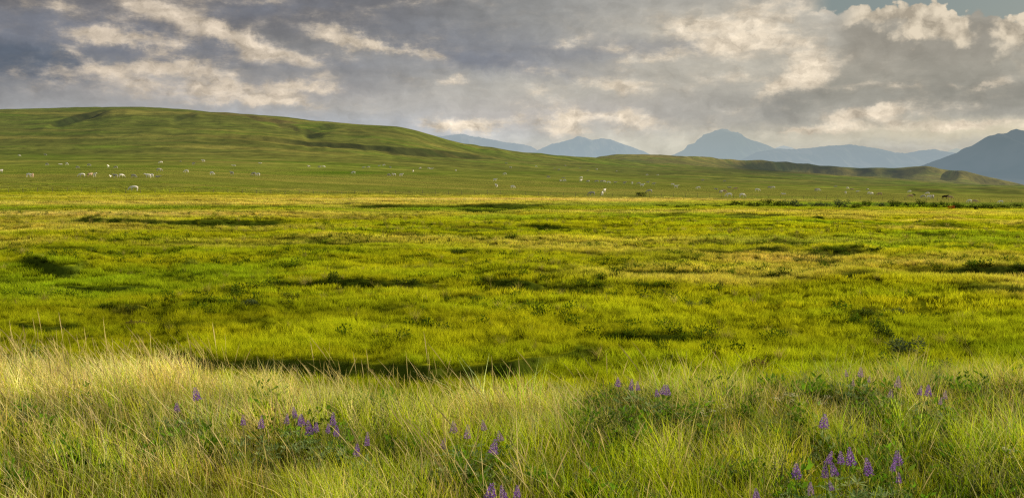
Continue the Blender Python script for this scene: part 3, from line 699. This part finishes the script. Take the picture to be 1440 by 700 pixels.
# --- tiny pale seed flecks on the right of the bank
mat_fl = blade_material('seed flecks', srgb(206, 190, 160), srgb(222, 214, 190), .3)
s, d = sprinkle(6, 14, 9, .7); k = (s > .12 + .1 * rng.normal(size=len(s))) & (d < crest_s(s) + .5); s, d = s[k], d[k]; P = on_ground(s, d); P[:, 2] += .3
protos = [tuftmesh('fleck_tuft', leaves(16, .14, .14, .009, .013, rng), [mat_fl]) for _ in range(3)]
scatter('seed_flecks', P, protos, rng.uniform(0, 6.28, len(s)), rng.uniform(.6, 1.1, len(s)), np.ones((len(s), 3)), rng.uniform(0, 1, len(s)))

# --- meadow
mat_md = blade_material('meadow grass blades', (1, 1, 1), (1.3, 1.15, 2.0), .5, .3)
def meadow_layer(name, d0, d1, dens, nb, Rr, h, wd, smax, hv=.4, gain=1.86):
    s, d = sprinkle(d0, d1, dens, smax); k = (d > crest_s(s) + 2.2) & (rng.uniform(0, 1, len(s)) > sstep(215, 330, d)); s, d = s[k], d[k]
    P = on_ground(s, d)
    tn = fbm(P[:, 0] / 1.9, P[:, 1] / .9, 4, 231, .65); tn2 = fbm(P[:, 0] / 9, P[:, 1] / 5, 3, 233)
    c = tint_at(s, d, None, .17) * gain * (1 + .38 * tn[:, None] + .22 * tn2[:, None]); c[:, 0] *= .97 + .13 * fbm(P[:, 0] / 5 + 40, P[:, 1] / 1.6, 4, 235)
    protos = [tuftmesh('meadow_grass_tuft', blades(nb, Rr, h, wd, .5, rng, 2, -.08, hv), [mat_md]) for _ in range(6)]
    sc = (1 - .3 * gbil(dark, s, d)) * (.75 + .28 * tn + .4 * rng.uniform(0, 1, len(s))).clip(.35, 1.6)
    scatter(name, P, protos, rng.uniform(0, 6.28, len(s)), sc, c.clip(.004, .9), np.clip(gbil(dry, s, d) * .6 + .1, 0, .8))
meadow_layer('meadow_grass', 14, 36, 15, 40, .17, .25, .013, .78)
meadow_layer('meadow_grass', 36, 70, 7, 44, .27, .25, .024, .72)
meadow_layer('meadow_grass', 70, 135, 2.2, 50, .5, .26, .05, .7)
meadow_layer('meadow_grass', 135, 335, .55, 54, 1.0, .28, .09, .66)
# darker leafy herbs that mottle the meadow
mat_mh = blade_material('meadow herb leaves', srgb(92, 122, 28), srgb(130, 140, 50), .35)
s, d = sprinkle(17, 130, 1.0, .7); P = on_ground(s, d)
hn = fbm(P[:, 0] / 6 + 3, P[:, 1] / 3.2, 4, 241); k = (hn > .14) & (d > crest_s(s) + 3) & (rng.uniform(0, 1, len(s)) < 1 - .5 * sstep(50, 110, d)); s, d, P = s[k], d[k], P[k]
protos = [tuftmesh('meadow_herb_tuft', leaves(150, .36, .34, .05, .085, rng), [mat_mh]) for _ in range(4)]
scatter('meadow_herbs', P, protos, rng.uniform(0, 6.28, len(s)), rng.uniform(.5, 1.15, len(s)), np.ones((len(s), 3)) * rng.uniform(.55, 1.05, (len(s), 1)), rng.uniform(0, .4, len(s)))
mat_ts = blade_material('tussock blades', srgb(150, 156, 30), srgb(236, 214, 140), .45)
s, d = sprinkle(15, 120, .8, .72); P = on_ground(s, d); tq = fbm(P[:, 0] / 4 + 30, P[:, 1] / 2, 4, 251)
k = (d > crest_s(s) + 2.5) & (rng.uniform(0, 1, len(s)) < sstep(-.1, .5, tq)); s, d, P = s[k], d[k], P[k]
protos = [tuftmesh('tussock_tuft', blades(50, .1, rng.uniform(.34, .5), .014, .75, rng, 3, -.15, .4), [mat_ts]) for _ in range(5)]
scatter('meadow_tussocks', P, protos, rng.uniform(-.8, .8, len(s)), rng.uniform(.5, 1.1, len(s)) * (1 + .4 * sstep(50, 110, d)), np.ones((len(s), 3)) * rng.uniform(.6, 1.1, (len(s), 1)), rng.uniform(0, .75, len(s)) ** 1.5)
#@@THINGS
# ------------------------------------------------------------------ things on the land
def quadmat(name, c, rough=.8, var=.25, sc=6., transl=0.):
    m, t, out = material(name)
    p = t.new('ShaderNodeNewGeometry').outputs['Position']
    cc = t.vm('SCALE', c if not isinstance(c, tuple) else (t.mix(1., c, c)), None, t.mad(t.noise(p, sc, 4, .6), var * 2, 1 - var))
    b = princ(t, cc, rough, .15)
    if transl:
        tl = t.new('ShaderNodeBsdfTranslucent'); t.put(tl.inputs[0], cc)
        mx = t.new('ShaderNodeMixShader'); mx.inputs[0].default_value = transl
        t.l.new(b, mx.inputs[1]); t.l.new(tl.outputs[0], mx.inputs[2]); b = mx.outputs[0]
    t.l.new(b, out.inputs[0]); return m
def leafmat(name, dk, lt, transl=.35):
    m, t, out = material(name)
    r = t.attr('rnd').outputs['Fac']; h = t.attr('hgt').outputs['Fac']
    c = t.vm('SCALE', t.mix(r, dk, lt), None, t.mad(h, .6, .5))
    d = t.new('ShaderNodeBsdfDiffuse'); t.put(d.inputs[0], c)
    tl = t.new('ShaderNodeBsdfTranslucent'); t.put(tl.inputs[0], c)
    mx = t.new('ShaderNodeMixShader'); mx.inputs[0].default_value = transl
    t.l.new(d.outputs[0], mx.inputs[1]); t.l.new(tl.outputs[0], mx.inputs[2]); t.l.new(mx.outputs[0], out.inputs[0]); return m

# --- cattle: one continuous body grown on a skeleton
def cow_mesh(name, mat, pose):
    pts = [(-.72, 0, 1.14, .25, .27), (-.2, 0, 1.08, .33, .36), (.4, 0, 1.1, .27, .35)]     # pelvis, barrel, chest
    E = [(0, 1), (1, 2)]
    def chain(root, lst):
        prev = root
        for p in lst: pts.append(p); E.append((prev, len(pts) - 1)); prev = len(pts) - 1
        return prev
    if pose == 'graze': hd = chain(2, [(.82, .03, 1.0, .15, .22), (1.12, .06, .66, .11, .15), (1.27, .08, .42, .1, .13)]); mz = (1.42, .1, .12, .075, .085); er = (1.2, .45)
    elif pose == 'turn': hd = chain(2, [(.85, .08, 1.25, .15, .22), (1.05, .28, 1.42, .11, .14)]); mz = (1.2, .56, 1.2, .075, .085); er = (1.0, 1.5)
    else: hd = chain(2, [(.85, 0, 1.25, .15, .22), (1.12, 0, 1.45, .11, .14)]); mz = (1.5, 0, 1.25, .075, .085); er = (1.08, 1.52)
    hx_, hy_, hz_ = pts[hd][:3]
    chain(hd, [mz])
    for sg_ in (-1, 1):
        chain(hd, [(hx_ - .05, hy_ + sg_ * .2, hz_ + .06, .035, .05)])
        if pose != 'lie':
            k = .06 * sg_
            chain(2, [(.42 + k, sg_ * .19, .74, .11, .13), (.45 + k, sg_ * .19, .4, .065, .065), (.43 + k, sg_ * .19, .03, .06, .06)])
            chain(0, [(-.74 - k, sg_ * .19, .8, .14, .18), (-.88 - k, sg_ * .19, .47, .06, .07), (-.8 - k, sg_ * .19, .03, .06, .06)])
    chain(0, [(-1.0, 0, 1.2, .045, .045), (-1.08, 0, .85, .025, .025), (-1.07, 0, .5, .045, .045)])
    me = bpy.data.meshes.new(name); dz = -.68 if pose == 'lie' else 0
    me.from_pydata([(p[0], p[1], p[2] + dz) for p in pts], E, [])
    ob = bpy.data.objects.new('tmp', me); C.objects.link(ob)
    md = ob.modifiers.new('s', 'SKIN'); me.skin_vertices[0] if me.skin_vertices else None
    if not me.skin_vertices:
        pass
    lay = me.skin_vertices[0] if len(me.skin_vertices) else None
    if lay is None:
        bm = bmesh.new(); bm.from_mesh(me); bm.verts.layers.skin.verify(); bm.to_mesh(me); bm.free(); lay = me.skin_vertices[0]
    for i, p in enumerate(pts): lay.data[i].radius = (p[3], p[4]); lay.data[i].use_root = (i == 0)
    ob.modifiers.new('u', 'SUBSURF').levels = 1; ob.modifiers['u'].render_levels = 1
    dgp = bpy.context.evaluated_depsgraph_get()
    out = bpy.data.meshes.new_from_object(ob.evaluated_get(dgp)); out.name = name
    bpy.data.objects.remove(ob); out.materials.clear(); out.materials.append(mat)
    out.polygons.foreach_set('use_smooth', [True] * len(out.polygons))
    return out
coat_w = quadmat('cream coat', srgb(250, 244, 232), .8, .04, 3); coat_shade = quadmat('shaded cream coat', srgb(186, 181, 172), .8, .12, 3)  # greyer copy of the pale coat: shade painted on backlit cattle
coat_t = quadmat('tan and white coat', srgb(196, 168, 140), .8, .3, 1.5); coat_d = quadmat('dark brown coat', srgb(44, 30, 26), .8, .15, 3)
coats = {'w': coat_w, 'g': coat_shade, 't': coat_t, 'd': coat_d}
cowm = {(c_, p_): cow_mesh('cow', coats[c_], p_) for c_ in 'wgtd' for p_ in ('graze', 'stand', 'turn', 'lie') if not (c_ in 'td' and p_ == 'lie')}
HERD = [(27, 220, 'w'), (64, 219, 'g'), (66, 233, 'g'), (85, 232, 'w'), (94, 232, 'w'), (109, 237, 'g'), (125, 234, 'g'), (152, 236, 'w'), (163, 237, 'g'), (226, 230, 'w'), (254, 228, 'g'), (272, 232, 'g'), (286, 228, 'w'), (329, 234, 'w'),
 (224, 241, 'g'), (262, 243, 'w'), (298, 246, 'w'), (326, 246, 'g'), (357, 247, 'g'), (1.5, 243, 'g'), (41, 249, 'w'), (46, 250, 't'), (115, 249, 'w'), (127, 248.6, 't'), (133, 249, 'w'), (155, 249.5, 'w'), (162, 250, 'g'), (171, 249.5, 'w'), (188, 250, 'g'), (208, 250, 'w'), (213, 249.6, 'w'), (222, 250, 'g'), (188, 268.5, 'w'),
 (366, 230.5, 'w'), (363, 247.5, 'w'), (434, 236, 'g'), (449, 236.5, 'g'), (455, 236, 'w'), (511, 236.5, 'w'), (518, 237, 'g'), (533, 234, 'w'), (540, 233.5, 'w'), (549, 237, 'g'), (591, 238, 'g'), (603, 238, 'w'), (607, 238, 'w'), (641, 241, 'w'), (581, 242, 'w'), (497, 244.5, 'w'), (547, 248, 'g'), (554, 247.5, 'w'), (564, 248, 'w'), (696, 255, 'w'), (698, 263.5, 'w'),
 (712, 231, 'g'), (718, 237, 'g'), (754, 235, 'w'), (780, 237.5, 'g'), (786, 240, 'g'), (795, 234, 'g'), (816, 237, 'g'), (827, 241, 'g'), (839, 239, 'w'), (867, 242, 'g'), (910, 247, 'w'), (925, 247, 'w'), (710, 246, 'w'), (771, 250.5, 'g'), (792, 251, 'g'), (788, 255, 'g'), (794, 255.5, 'w'), (817, 251.5, 'w'), (817, 255.5, 'w'), (827, 257, 'g'), (839, 257, 'g'), (846, 257, 'g'), (850, 257, 'w'), (856, 258, 'w'), (865, 257.5, 'g'), (878, 259, 'g'), (889, 259, 'w'), (898, 260, 'g'), (903, 262.5, 'w'), (911, 258, 'g'), (919, 260.5, 'g'),
 (850, 270.5, 'w'), (847, 275, 'w'), (832, 275, 'g'), (913, 271.5, 'g'), (946, 261, 'w'), (951, 264.5, 'w'), (988, 255, 'g'), (982, 266, 'w'), (1007, 267, 'g'), (1019, 256, 'g'), (1026, 264.5, 'g'), (1034, 267.5, 't'), (1014, 272, 'g'), (1018, 271.5, 't'), (1025, 277, 'w'), (1044, 277.5, 'w'), (721, 265, 'w'),
 (1065, 269, 'w'), (1082, 265.5, 'g'), (1087, 265.5, 'w'), (1102, 274, 'w'), (1148, 269, 'g'), (1151, 269, 'w'), (1175, 264, 'g'), (1189, 272.5, 'w'), (1192, 266, 'w'), (1198, 268, 't'), (1206, 270, 'w'), (1220, 268, 'g'), (1222, 273.5, 'w'), (1226, 274, 'w'), (1237, 275, 't'), (1279, 271, 'w'), (1285, 275.5, 'd'), (1280, 278, 't'), (1304, 274, 'w'), (1298, 279, 'g'), (1307, 279.5, 'w'), (1312, 279.5, 'g'), (1329, 280, 'd'), (1336, 280, 't'), (1363, 285, 'w'), (1371, 285.5, 't'), (1407, 286, 'w')]
regions = [(120, 'at the far left of the pasture'), (300, 'below the round top of the hill'), (480, 'below the middle of the long hill'), (660, 'below the dark gully on the slope'), (820, 'where the long hill tapers away'), (960, 'below the low tan hill'), (1120, 'below the tall central mountain'), (1260, 'below the flat bench hill'), (1600, 'beyond the willows at the right')]
ords = ['first', 'second', 'third', 'fourth', 'fifth', 'sixth', 'seventh', 'eighth', 'ninth', 'tenth', 'eleventh', 'twelfth', 'thirteenth', 'fourteenth', 'fifteenth', 'sixteenth', 'seventeenth', 'eighteenth']
tone = {'w': 'white', 'g': 'shaded', 't': 'tan', 'd': 'brown'}
bins = {}
for c_ in HERD:
    rgn = next(r for r in regions if c_[0] < r[0])
    bins.setdefault(rgn, []).append(c_)
spec = {(1329, 280): ('stand', 0, 1.15), (188, 268.5): ('graze', 200, 1.12), (1285, 275.5): ('graze', 10, .8), (850, 270.5): ('stand', 60, 1.), (847, 275): ('stand', 80, .95), (1025, 277): ('graze', 150, 1.05)}
for rgn, lst in bins.items():
    lst.sort(key=lambda q: q[1]); mid = len(lst) // 2
    for band, sub in (('upper', lst[:mid]), ('lower', lst[mid:])):
        sub.sort(key=lambda q: q[0]); cnt = {}
        nt = {k: sum(q[2] == k for q in sub) for k in 'wgtd'}
        for (px, py, cc_) in sub:
            x, y, z = ground_at(px, py, 0, 262)
            pose = random.choice(['graze', 'graze', 'graze', 'stand', 'turn', 'lie' if cc_ in 'wg' else 'graze'])
            ang = random.choice([random.uniform(-35, 35), 180 + random.uniform(-35, 35), random.uniform(0, 360)]); sc = random.uniform(.92, 1.08)
            if (px, py) in spec: pose, ang, sc = spec[(px, py)]
            if px > 1340: sc *= .85
            o = bpy.data.objects.new('cow', cowm[(cc_, pose)]); o.location = (x, y, z - .02); o.rotation_euler = (0, 0, R(ang)); o.scale = (sc,) * 3; link(o)
            k = cnt.get(cc_, 0); cnt[cc_] = k + 1
            which = (', the only one in the %s band' % band) if nt[cc_] == 1 else (', %s from left, %s band' % (ords[k], band) if not (rgn[0] == 120 and cc_ == 'x') else '')
            act = {'graze': 'grazing', 'stand': 'standing', 'turn': 'standing', 'lie': 'resting'}[pose]
            tag(o, '%s cow %s%s' % (tone[cc_], rgn[1], which), 'cow', 'cattle scattered over the pasture')
tag(o)

# --- wire fence across the foot of the pasture
wood = quadmat('weathered post wood', srgb(120, 110, 92), .9, .25, 20); steel = quadmat('fence wire', srgb(110, 106, 100), .5, .1, 20)
def tube(bm, a, b, r, n=6, r2=None):
    a, b = Vector(a), Vector(b); q = (b - a).to_track_quat('Z', 'Y'); r2 = r if r2 is None else r2
    A_ = [bm.verts.new(a + q @ Vector((r * math.cos(k * 2 * math.pi / n), r * math.sin(k * 2 * math.pi / n), 0))) for k in range(n)]
    B_ = [bm.verts.new(b + q @ Vector((r2 * math.cos(k * 2 * math.pi / n), r2 * math.sin(k * 2 * math.pi / n), 0))) for k in range(n)]
    for k in range(n): bm.faces.new((A_[k], A_[(k + 1) % n], B_[(k + 1) % n], B_[k]))
    bm.faces.new(A_[::-1]); bm.faces.new(B_)
def bmobj(name, bm, mat, parent=None, loc=(0, 0, 0)):
    me = bpy.data.meshes.new(name); bm.to_mesh(me); bm.free()
    for m in (mat if isinstance(mat, list) else [mat]): me.materials.append(m)
    o = bpy.data.objects.new(name, me); o.location = loc; return link(o, parent)
fence = empty('wire_fence', (0, 0, 0)); tag(fence, 'long wire fence on thin weathered posts along the foot of the cattle pasture', 'fence')
bm = bmesh.new(); tube(bm, (0, 0, -.2), (.01, 0, 1.25), .06, 7, .05)
post_me = bpy.data.meshes.new('post'); bm.to_mesh(post_me); bm.free(); post_me.materials.append(wood)
fd = col_(KN['F'][0]) + 2.0; tops = []
px = -90.
while px < 1530 and len(tops) < 99:
    s_ = (px - 720) / F; y = float(np.interp(px, pxs, fd)); x = s_ * y; z = hz(x, y)
    o = bpy.data.objects.new('post', post_me); o.location = (x, y, z); o.rotation_euler = (random.uniform(-.05, .05), random.uniform(-.05, .05), random.uniform(0, 6)); o.scale = (1, 1, random.uniform(.9, 1.1)); link(o, fence)
    tops.append(Vector((x, y, z))); px += 3.9 * F / y
for h_ in (.4, .75, 1.1):
    bm = bmesh.new()
    for a_, b_ in zip(tops[:-1], tops[1:]): tube(bm, a_ + Vector((0, -.07, h_)), b_ + Vector((0, -.07, h_)), .004, 4)
    bmobj('wire', bm, steel, fence)

# --- shrubs
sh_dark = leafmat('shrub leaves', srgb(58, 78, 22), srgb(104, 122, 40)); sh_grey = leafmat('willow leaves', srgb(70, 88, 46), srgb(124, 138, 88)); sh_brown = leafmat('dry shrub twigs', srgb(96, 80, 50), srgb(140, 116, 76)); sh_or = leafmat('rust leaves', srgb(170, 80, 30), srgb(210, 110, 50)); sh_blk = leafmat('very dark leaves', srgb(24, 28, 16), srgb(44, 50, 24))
twig = quadmat('twigs', srgb(84, 70, 50), .9, .2, 30)
def crown_mesh(name, mat, n=620, lw=.055, ll=.1, seed=1):
    rg = np.random.default_rng(seed); parts = [leaves(n // 2, .5, .8, lw, ll, rg, .6, .3)]
    for k in range(5):
        a = rg.uniform(0, 6.28); v, q, h, r = leaves(n // 10, .22, .5, lw, ll, rg, .6, .2)
        v = v + np.array([.36 * math.cos(a), .36 * math.sin(a), rg.uniform(.1, .5)]); parts.append((v, q, np.clip(v[:, 2], 0, 1), r))
    return tuftmesh(name, join(parts), [mat])
def twigs_mesh(seed):
    rg = random.Random(seed); bm = bmesh.new()
    for k in range(7):
        a = rg.uniform(0, 6.28); tube(bm, (.03 * math.cos(a), .03 * math.sin(a), -.05), (.38 * math.cos(a), .38 * math.sin(a), rg.uniform(.5, .9)), .018, 4, .006)
    me = bpy.data.meshes.new('stem'); bm.to_mesh(me); bm.free(); me.materials.append(twig); return me
crowns = {k: [crown_mesh('crown', m, seed=i + 11 * j) for i in range(4)] for j, (k, m) in enumerate((('d', sh_dark), ('g', sh_grey), ('b', sh_brown), ('o', sh_or), ('k', sh_blk)))}
stems = [twigs_mesh(i) for i in range(3)]
def shrub(name, px, py, wpx, hpx, kind, label, group=None, lay=0.):
    x, y, z = ground_at(px, py, 0, 14)
    root = empty(name, (x, y, z - .02)); W = wpx * y / F; H = hpx * y / F
    root.rotation_euler = (0, 0, random.uniform(0, 6.28)); root.scale = (W, W * random.uniform(.7, 1.), H)
    for nm, me in (('crown', random.choice(crowns[kind])), ('stem', random.choice(stems))):
        link(bpy.data.objects.new(nm, me), root)
    tag(root, label, 'shrub', group); return root
SHR = [(470, 400, 22, 13, 'd', 'dark bushy shrub on the long bank left of the centre, the tallest there'), (570, 405, 30, 10, 'd', 'broad dark shrub at the middle of the long green bank'), (450, 404, 16, 7, 'd', 'small dark shrub just left of the tallest bank shrub'), (395, 405, 26, 6, 'd', 'low dark shrub at the left end of the long bank'),
 (150, 435, 14, 7, 'd', 'round dark shrub highest in the left cluster of shrubs'), (210, 432, 20, 6, 'd', 'wide low shrub at the top right of the left cluster'), (185, 441, 14, 9, 'd', 'upright dark shrub in the middle of the left cluster'), (195, 458, 26, 6, 'b', 'brownish low shrub at the foot of the left cluster'), (225, 457, 15, 8, 'd', 'dark shrub beside the brownish one in the left cluster'), (260, 471, 26, 6, 'd', 'flat dark shrub below and right of the left cluster'), (292, 464, 24, 6, 'd', 'flat dark shrub farthest right below the left cluster'),
 (410, 424, 22, 9, 'd', 'dark shrub behind the two low ones near the long bank'), (398, 429, 30, 6, 'd', 'long low shrub in front of the long bank'), (440, 425, 18, 5, 'd', 'small flat shrub at the right of the low group'), (350, 431, 24, 8, 'g', 'grey-green shrub left of the low group by the long bank'), (105, 446, 22, 5, 'd', 'flat dark shrub at the left of the left cluster'),
 (650, 358, 34, 5, 'd', 'distant flat shrub right of a short bank near the centre'), (505, 349, 8, 4, 'd', 'tiny distant dark shrub left of the centre'),
 (1002, 380, 14, 6, 'd', 'lone dark round shrub on the right meadow near the dark banks'), (927, 417, 26, 8, 'd', 'dark low shrub standing alone right of the centre bank'), (992, 433, 16, 10, 'd', 'tall dark shrub of the pair right of centre'), (974, 434, 20, 7, 'g', 'greyer shrub of the pair right of centre'), (1315, 424, 16, 7, 'd', 'small dark dome shrub near the right bank'),
 (1215, 446, 40, 9, 'd', 'wide dark shrub in the middle of the right meadow'), (1180, 444, 24, 6, 'd', 'low shrub just left of the wide dark one'), (1255, 441, 28, 6, 'g', 'grey-green shrub just right of the wide dark one'), (1240, 478, 32, 16, 'd', 'large dark shrub nearest to the right meadow hollow'), (1200, 479, 26, 7, 'd', 'low dark shrub just left of the large dark shrub'), (1380, 453, 26, 4, 'b', 'flat brown shrub on the right meadow'),
 (950, 513, 40, 9, 'd', 'wide dark shrub just beyond the tall grass right of centre'), (1065, 520, 24, 11, 'b', 'brownish shrub behind pale grass at the edge of the bank'), (1275, 502, 48, 18, 'g', 'large grey-green shrub beyond the pale lupins at right'), (1310, 532, 44, 20, 'd', 'nearest dark shrub, beside the lupins at right'), (1360, 486, 30, 8, 'd', 'dark shrub in the grass at the right, above the pale lupins'), (1227, 354, 20, 5, 'd', 'distant dark shrub right of centre below the straw patch'), (1390, 352, 22, 4, 'd', 'distant flat shrub near the right edge'), (1410, 327, 20, 3, 'd', 'farthest flat shrub near the right edge'), (1150, 309, 18, 4, 'd', 'tiny shrub on the far meadow right of centre'), (1437, 380, 14, 8, 'd', 'dark shrub at the right edge by the dark bank'),
 (902, 276, 12, 4, 'd', 'dark green shrub against the wire fence'), (1337, 295, 7, 4, 'o', 'small rust-orange shrub in front of the willow row'), (1373, 296, 6, 5, 'k', 'small nearly black shrub in front of the willow row')]
for a in SHR: shrub('low_shrub', a[0], a[1], a[2] * 1.3, a[3] * 1.7, a[4], a[5], 'shrubs scattered over the meadow')
px = 1040.; k = 0
wil = []
while px < 1440:
    w_ = random.uniform(15, 27); h_ = random.uniform(6.5, 13) * (.75 if px > 1350 else 1); g_ = 'g' if 1090 < px < 1240 and random.random() < .6 else 'd'
    wil.append((px, 291 + (px - 1040) * .004 + random.uniform(-.8, 1.) + (1.5 if px > 1340 else 0), w_, h_, g_)); px += w_ * random.uniform(.55, 1.05); k += 1
for k, a in enumerate(wil):
    n_ = len(wil); half = k < n_ // 2
    ordn = ords[min(k if half else n_ - 1 - k, len(ords) - 1)]
    lab = '%s willow bush in the row before the pasture, %s from the row\'s %s end' % ('grey-green' if a[4] == 'g' else 'dark green', ordn, 'left' if half else 'right')
    shrub('willow_bush', *a, lab, 'willow bushes in a row')
for k, (px, py) in enumerate([(930, 291), (960, 292), (985, 290), (1008, 292), (1026, 290)]):
    shrub('low_shrub', px, py, 22, 4.5, 'd', 'low green bush left of the willow row, %s from left' % ords[k], 'bushes left of the willow row')

# --- lupins
def spike_mesh(seed, mats, L=.14):
    rg = np.random.default_rng(seed); V, Q, Mi = [], [], []
    lv = 11
    for i in range(lv):
        f = i / (lv - 1); r = .021 * (1 - .72 * f ** 1.5) ; z = f * L
        n = 8 if f < .8 else 5
        for k in range(n):
            a = k * 6.283 / n + i * .5 + rg.uniform(-.2, .2); rr = r * rg.uniform(.8, 1.15); c = np.array([rr * math.cos(a), rr * math.sin(a), z + rg.uniform(-.003, .003)])
            o = np.array([math.cos(a), math.sin(a), .35]); sd_ = np.array([-math.sin(a), math.cos(a), 0]); sz = .0085 * (1 - .5 * f) * rg.uniform(.8, 1.2); up = np.array([0, 0, 1.])
            b = len(V)
            V += [c - o * sz * .5, c + sd_ * sz * .75 + up * sz * .4, c + o * sz * 1.1 + up * sz * .2, c - sd_ * sz * .75 + up * sz * .4, c + up * sz * 1.5 + o * sz * .3, c - up * sz * .6 + o * sz * .6]
            Q += [(b, b + 1, b + 2, b + 3), (b, b + 1, b + 4, b + 3), (b + 1, b + 5, b + 3, b + 2)]; m_ = 1 if rg.random() < .22 else 0; Mi += [m_, m_, 0]
    me = mesh_np('flower_spike', np.array(V), np.array(Q), 4, mats, matidx=Mi); return me
lup = quadmat('violet petals', srgb(176, 126, 212), .6, .25, 60, .45); lup2 = quadmat('pale lilac petals', srgb(222, 200, 234), .6, .15, 60, .4); lupp = quadmat('faded lilac petals', srgb(196, 168, 204), .6, .2, 60, .4); lupq = quadmat('dusty pink petals', srgb(224, 196, 200), .6, .15, 60, .3)
stemm = quadmat('lupin stalk', srgb(116, 128, 70), .7, .15, 30)
lupleaf = leafmat('lupin leaves', srgb(104, 142, 64), srgb(196, 214, 146), .35)
spk = {'v': [spike_mesh(i, [lup, lup2]) for i in range(3)], 'p': [spike_mesh(i + 5, [lupp, lupq]) for i in range(3)]}
def palmate(seed, n=30, Rr=.2, H=.3):
    rg = np.random.default_rng(seed); V, Q, Hh, Rn = [], [], [], []
    for k in range(n):
        a = rg.uniform(0, 6.28); r = Rr * rg.uniform(.1, 1) ** .6; c = np.array([r * math.cos(a), r * math.sin(a), H * rg.uniform(.35, 1.) * (1 - .4 * r / Rr)]); rn = rg.uniform()
        nl = 7; tl = rg.uniform(-.5, .5, 2)
        for j in range(nl):
            b = j * 6.283 / nl; d = np.array([math.cos(b), math.sin(b), .45 + tl[0] * math.cos(b) + tl[1] * math.sin(b)]); d /= np.linalg.norm(d); s_ = np.cross(d, [0, 0, 1.]); s_ /= np.linalg.norm(s_)
            Lf = .045 * rg.uniform(.8, 1.2); o = len(V); V += [c, c + d * Lf * .6 + s_ * .006, c + d * Lf, c + d * Lf * .6 - s_ * .006]; Q.append((o, o + 1, o + 2, o + 3)); Hh += [c[2] / H] * 4; Rn += [rn] * 4
    me = mesh_np('foliage', np.array(V), np.array(Q), 4, [lupleaf]); fattr(me, 'hgt', Hh); fattr(me, 'rnd', Rn); return me
fol = [palmate(i) for i in range(4)]
for kind, sp, lab, fw in LUP:
    mx_ = sum(a_[0] for a_ in sp) / len(sp); my_ = sum(a_[1] for a_ in sp) / len(sp)
    x, y, z = ground_at(mx_, my_, .5, 6)
    root = empty('lupin', (x, y, z)); tag(root, lab, 'lupin', 'lupins flowering in the long grass')
    o = link(bpy.data.objects.new('foliage', random.choice(fol)), root); o.scale = (fw / 15., fw / 20., 1.5); o.rotation_euler.z = random.uniform(0, 6)
    for (px, py) in sp:
        s_, e_ = ray(px, py + 9); yy = y + random.uniform(-.06, .06); X_, Z_ = float(s_) * yy, CZ + float(e_) * yy
        b = Vector((X_ - x, yy - y, Z_ - z)); sc = random.uniform(.6, 1.05); fat = random.uniform(.9, 1.5)
        h_ = o = link(bpy.data.objects.new('flower_spike', random.choice(spk[kind])), root); o.location = b; o.scale = (sc * fat * 1.1, sc * fat * 1.1, sc * .82); o.rotation_euler = (random.uniform(-.2, .2), random.uniform(-.3, .1), random.uniform(0, 6))
        bm = bmesh.new(); tube(bm, (b.x * .4, b.y * .4, 0), b + Vector((0, 0, .02)), .003, 5, .002); tube(bm, b, b + Vector((0, 0, .125 * sc)), .0025, 5, .001); bmobj('stalk', bm, stemm, root)

# --- cream and yellow wildflowers
crm = quadmat('cream petals', srgb(232, 226, 190), .7, .12, 60, .3); yel = quadmat('yellow petals', srgb(232, 180, 20), .6, .12, 60, .3)
def umbels(seed, mat, n, Rr, H, sz):
    rg = np.random.default_rng(seed); V, Q = [], []
    for k in range(n):
        a = rg.uniform(0, 6.28); r = Rr * rg.uniform(0, 1) ** .5; c0 = np.array([r * math.cos(a), r * math.sin(a), H * rg.uniform(.8, 1.05)])
        for j in range(16):
            c = c0 + rg.normal(size=3) * np.array([1, 1, .4]) * sz * 1.6; u = rg.normal(size=3); u[2] *= .4; u /= np.linalg.norm(u); w_ = np.cross(u, [.1, .2, 1]); w_ /= np.linalg.norm(w_); o = len(V)
            V += [c, c + (u + w_) * sz * .5, c + u * sz, c + (u - w_) * sz * .5]; Q.append((o, o + 1, o + 2, o + 3))
    return mesh_np('blossom', np.array(V), np.array(Q), 4, [mat])
for i, (px, py, n, Rr, lab) in enumerate([(1000, 571, 9, .14, 'largest cream flower cluster, farthest left of the cream ones'), (1108, 552, 5, .1, 'cream flower cluster left of its close twin on the right bank'), (1119, 556, 6, .09, 'cream flower cluster right of its close twin on the right bank'), (1085, 560, 3, .06, 'small dull cream flower cluster left of the twin clusters'), (1153, 559, 5, .09, 'cream flower cluster beside a dark leafy patch on the right'), (1415, 633, 4, .06, 'small cream flower cluster low near the right edge')]):
    x, y, z = ground_at(px, py, .42, 6); root = empty('cream_wildflower', (x, y, z)); tag(root, lab, 'wildflower', 'cream wildflowers')
    link(bpy.data.objects.new('blossom', umbels(i, crm, n, Rr, .42, .012)), root); f_ = link(bpy.data.objects.new('foliage', fol[i % 4]), root); f_.scale = (.7, .7, 1.)
for i, (px, py, n, lab) in enumerate([(210, 520, 2, 'leftmost of the three small yellow flowers on the crest'), (230, 514, 3, 'middle one of the three small yellow flowers on the crest'), (245, 513, 3, 'rightmost of the three small yellow flowers on the crest')]):
    x, y, z = ground_at(px, py, .42, 6); root = empty('yellow_wildflower', (x, y, z)); tag(root, lab, 'wildflower', 'yellow wildflowers')
    link(bpy.data.objects.new('blossom', umbels(i + 20, yel, n, .06, .43, .014)), root); f_ = link(bpy.data.objects.new('foliage', fol[i % 4]), root); f_.scale = (.4, .4, .9)
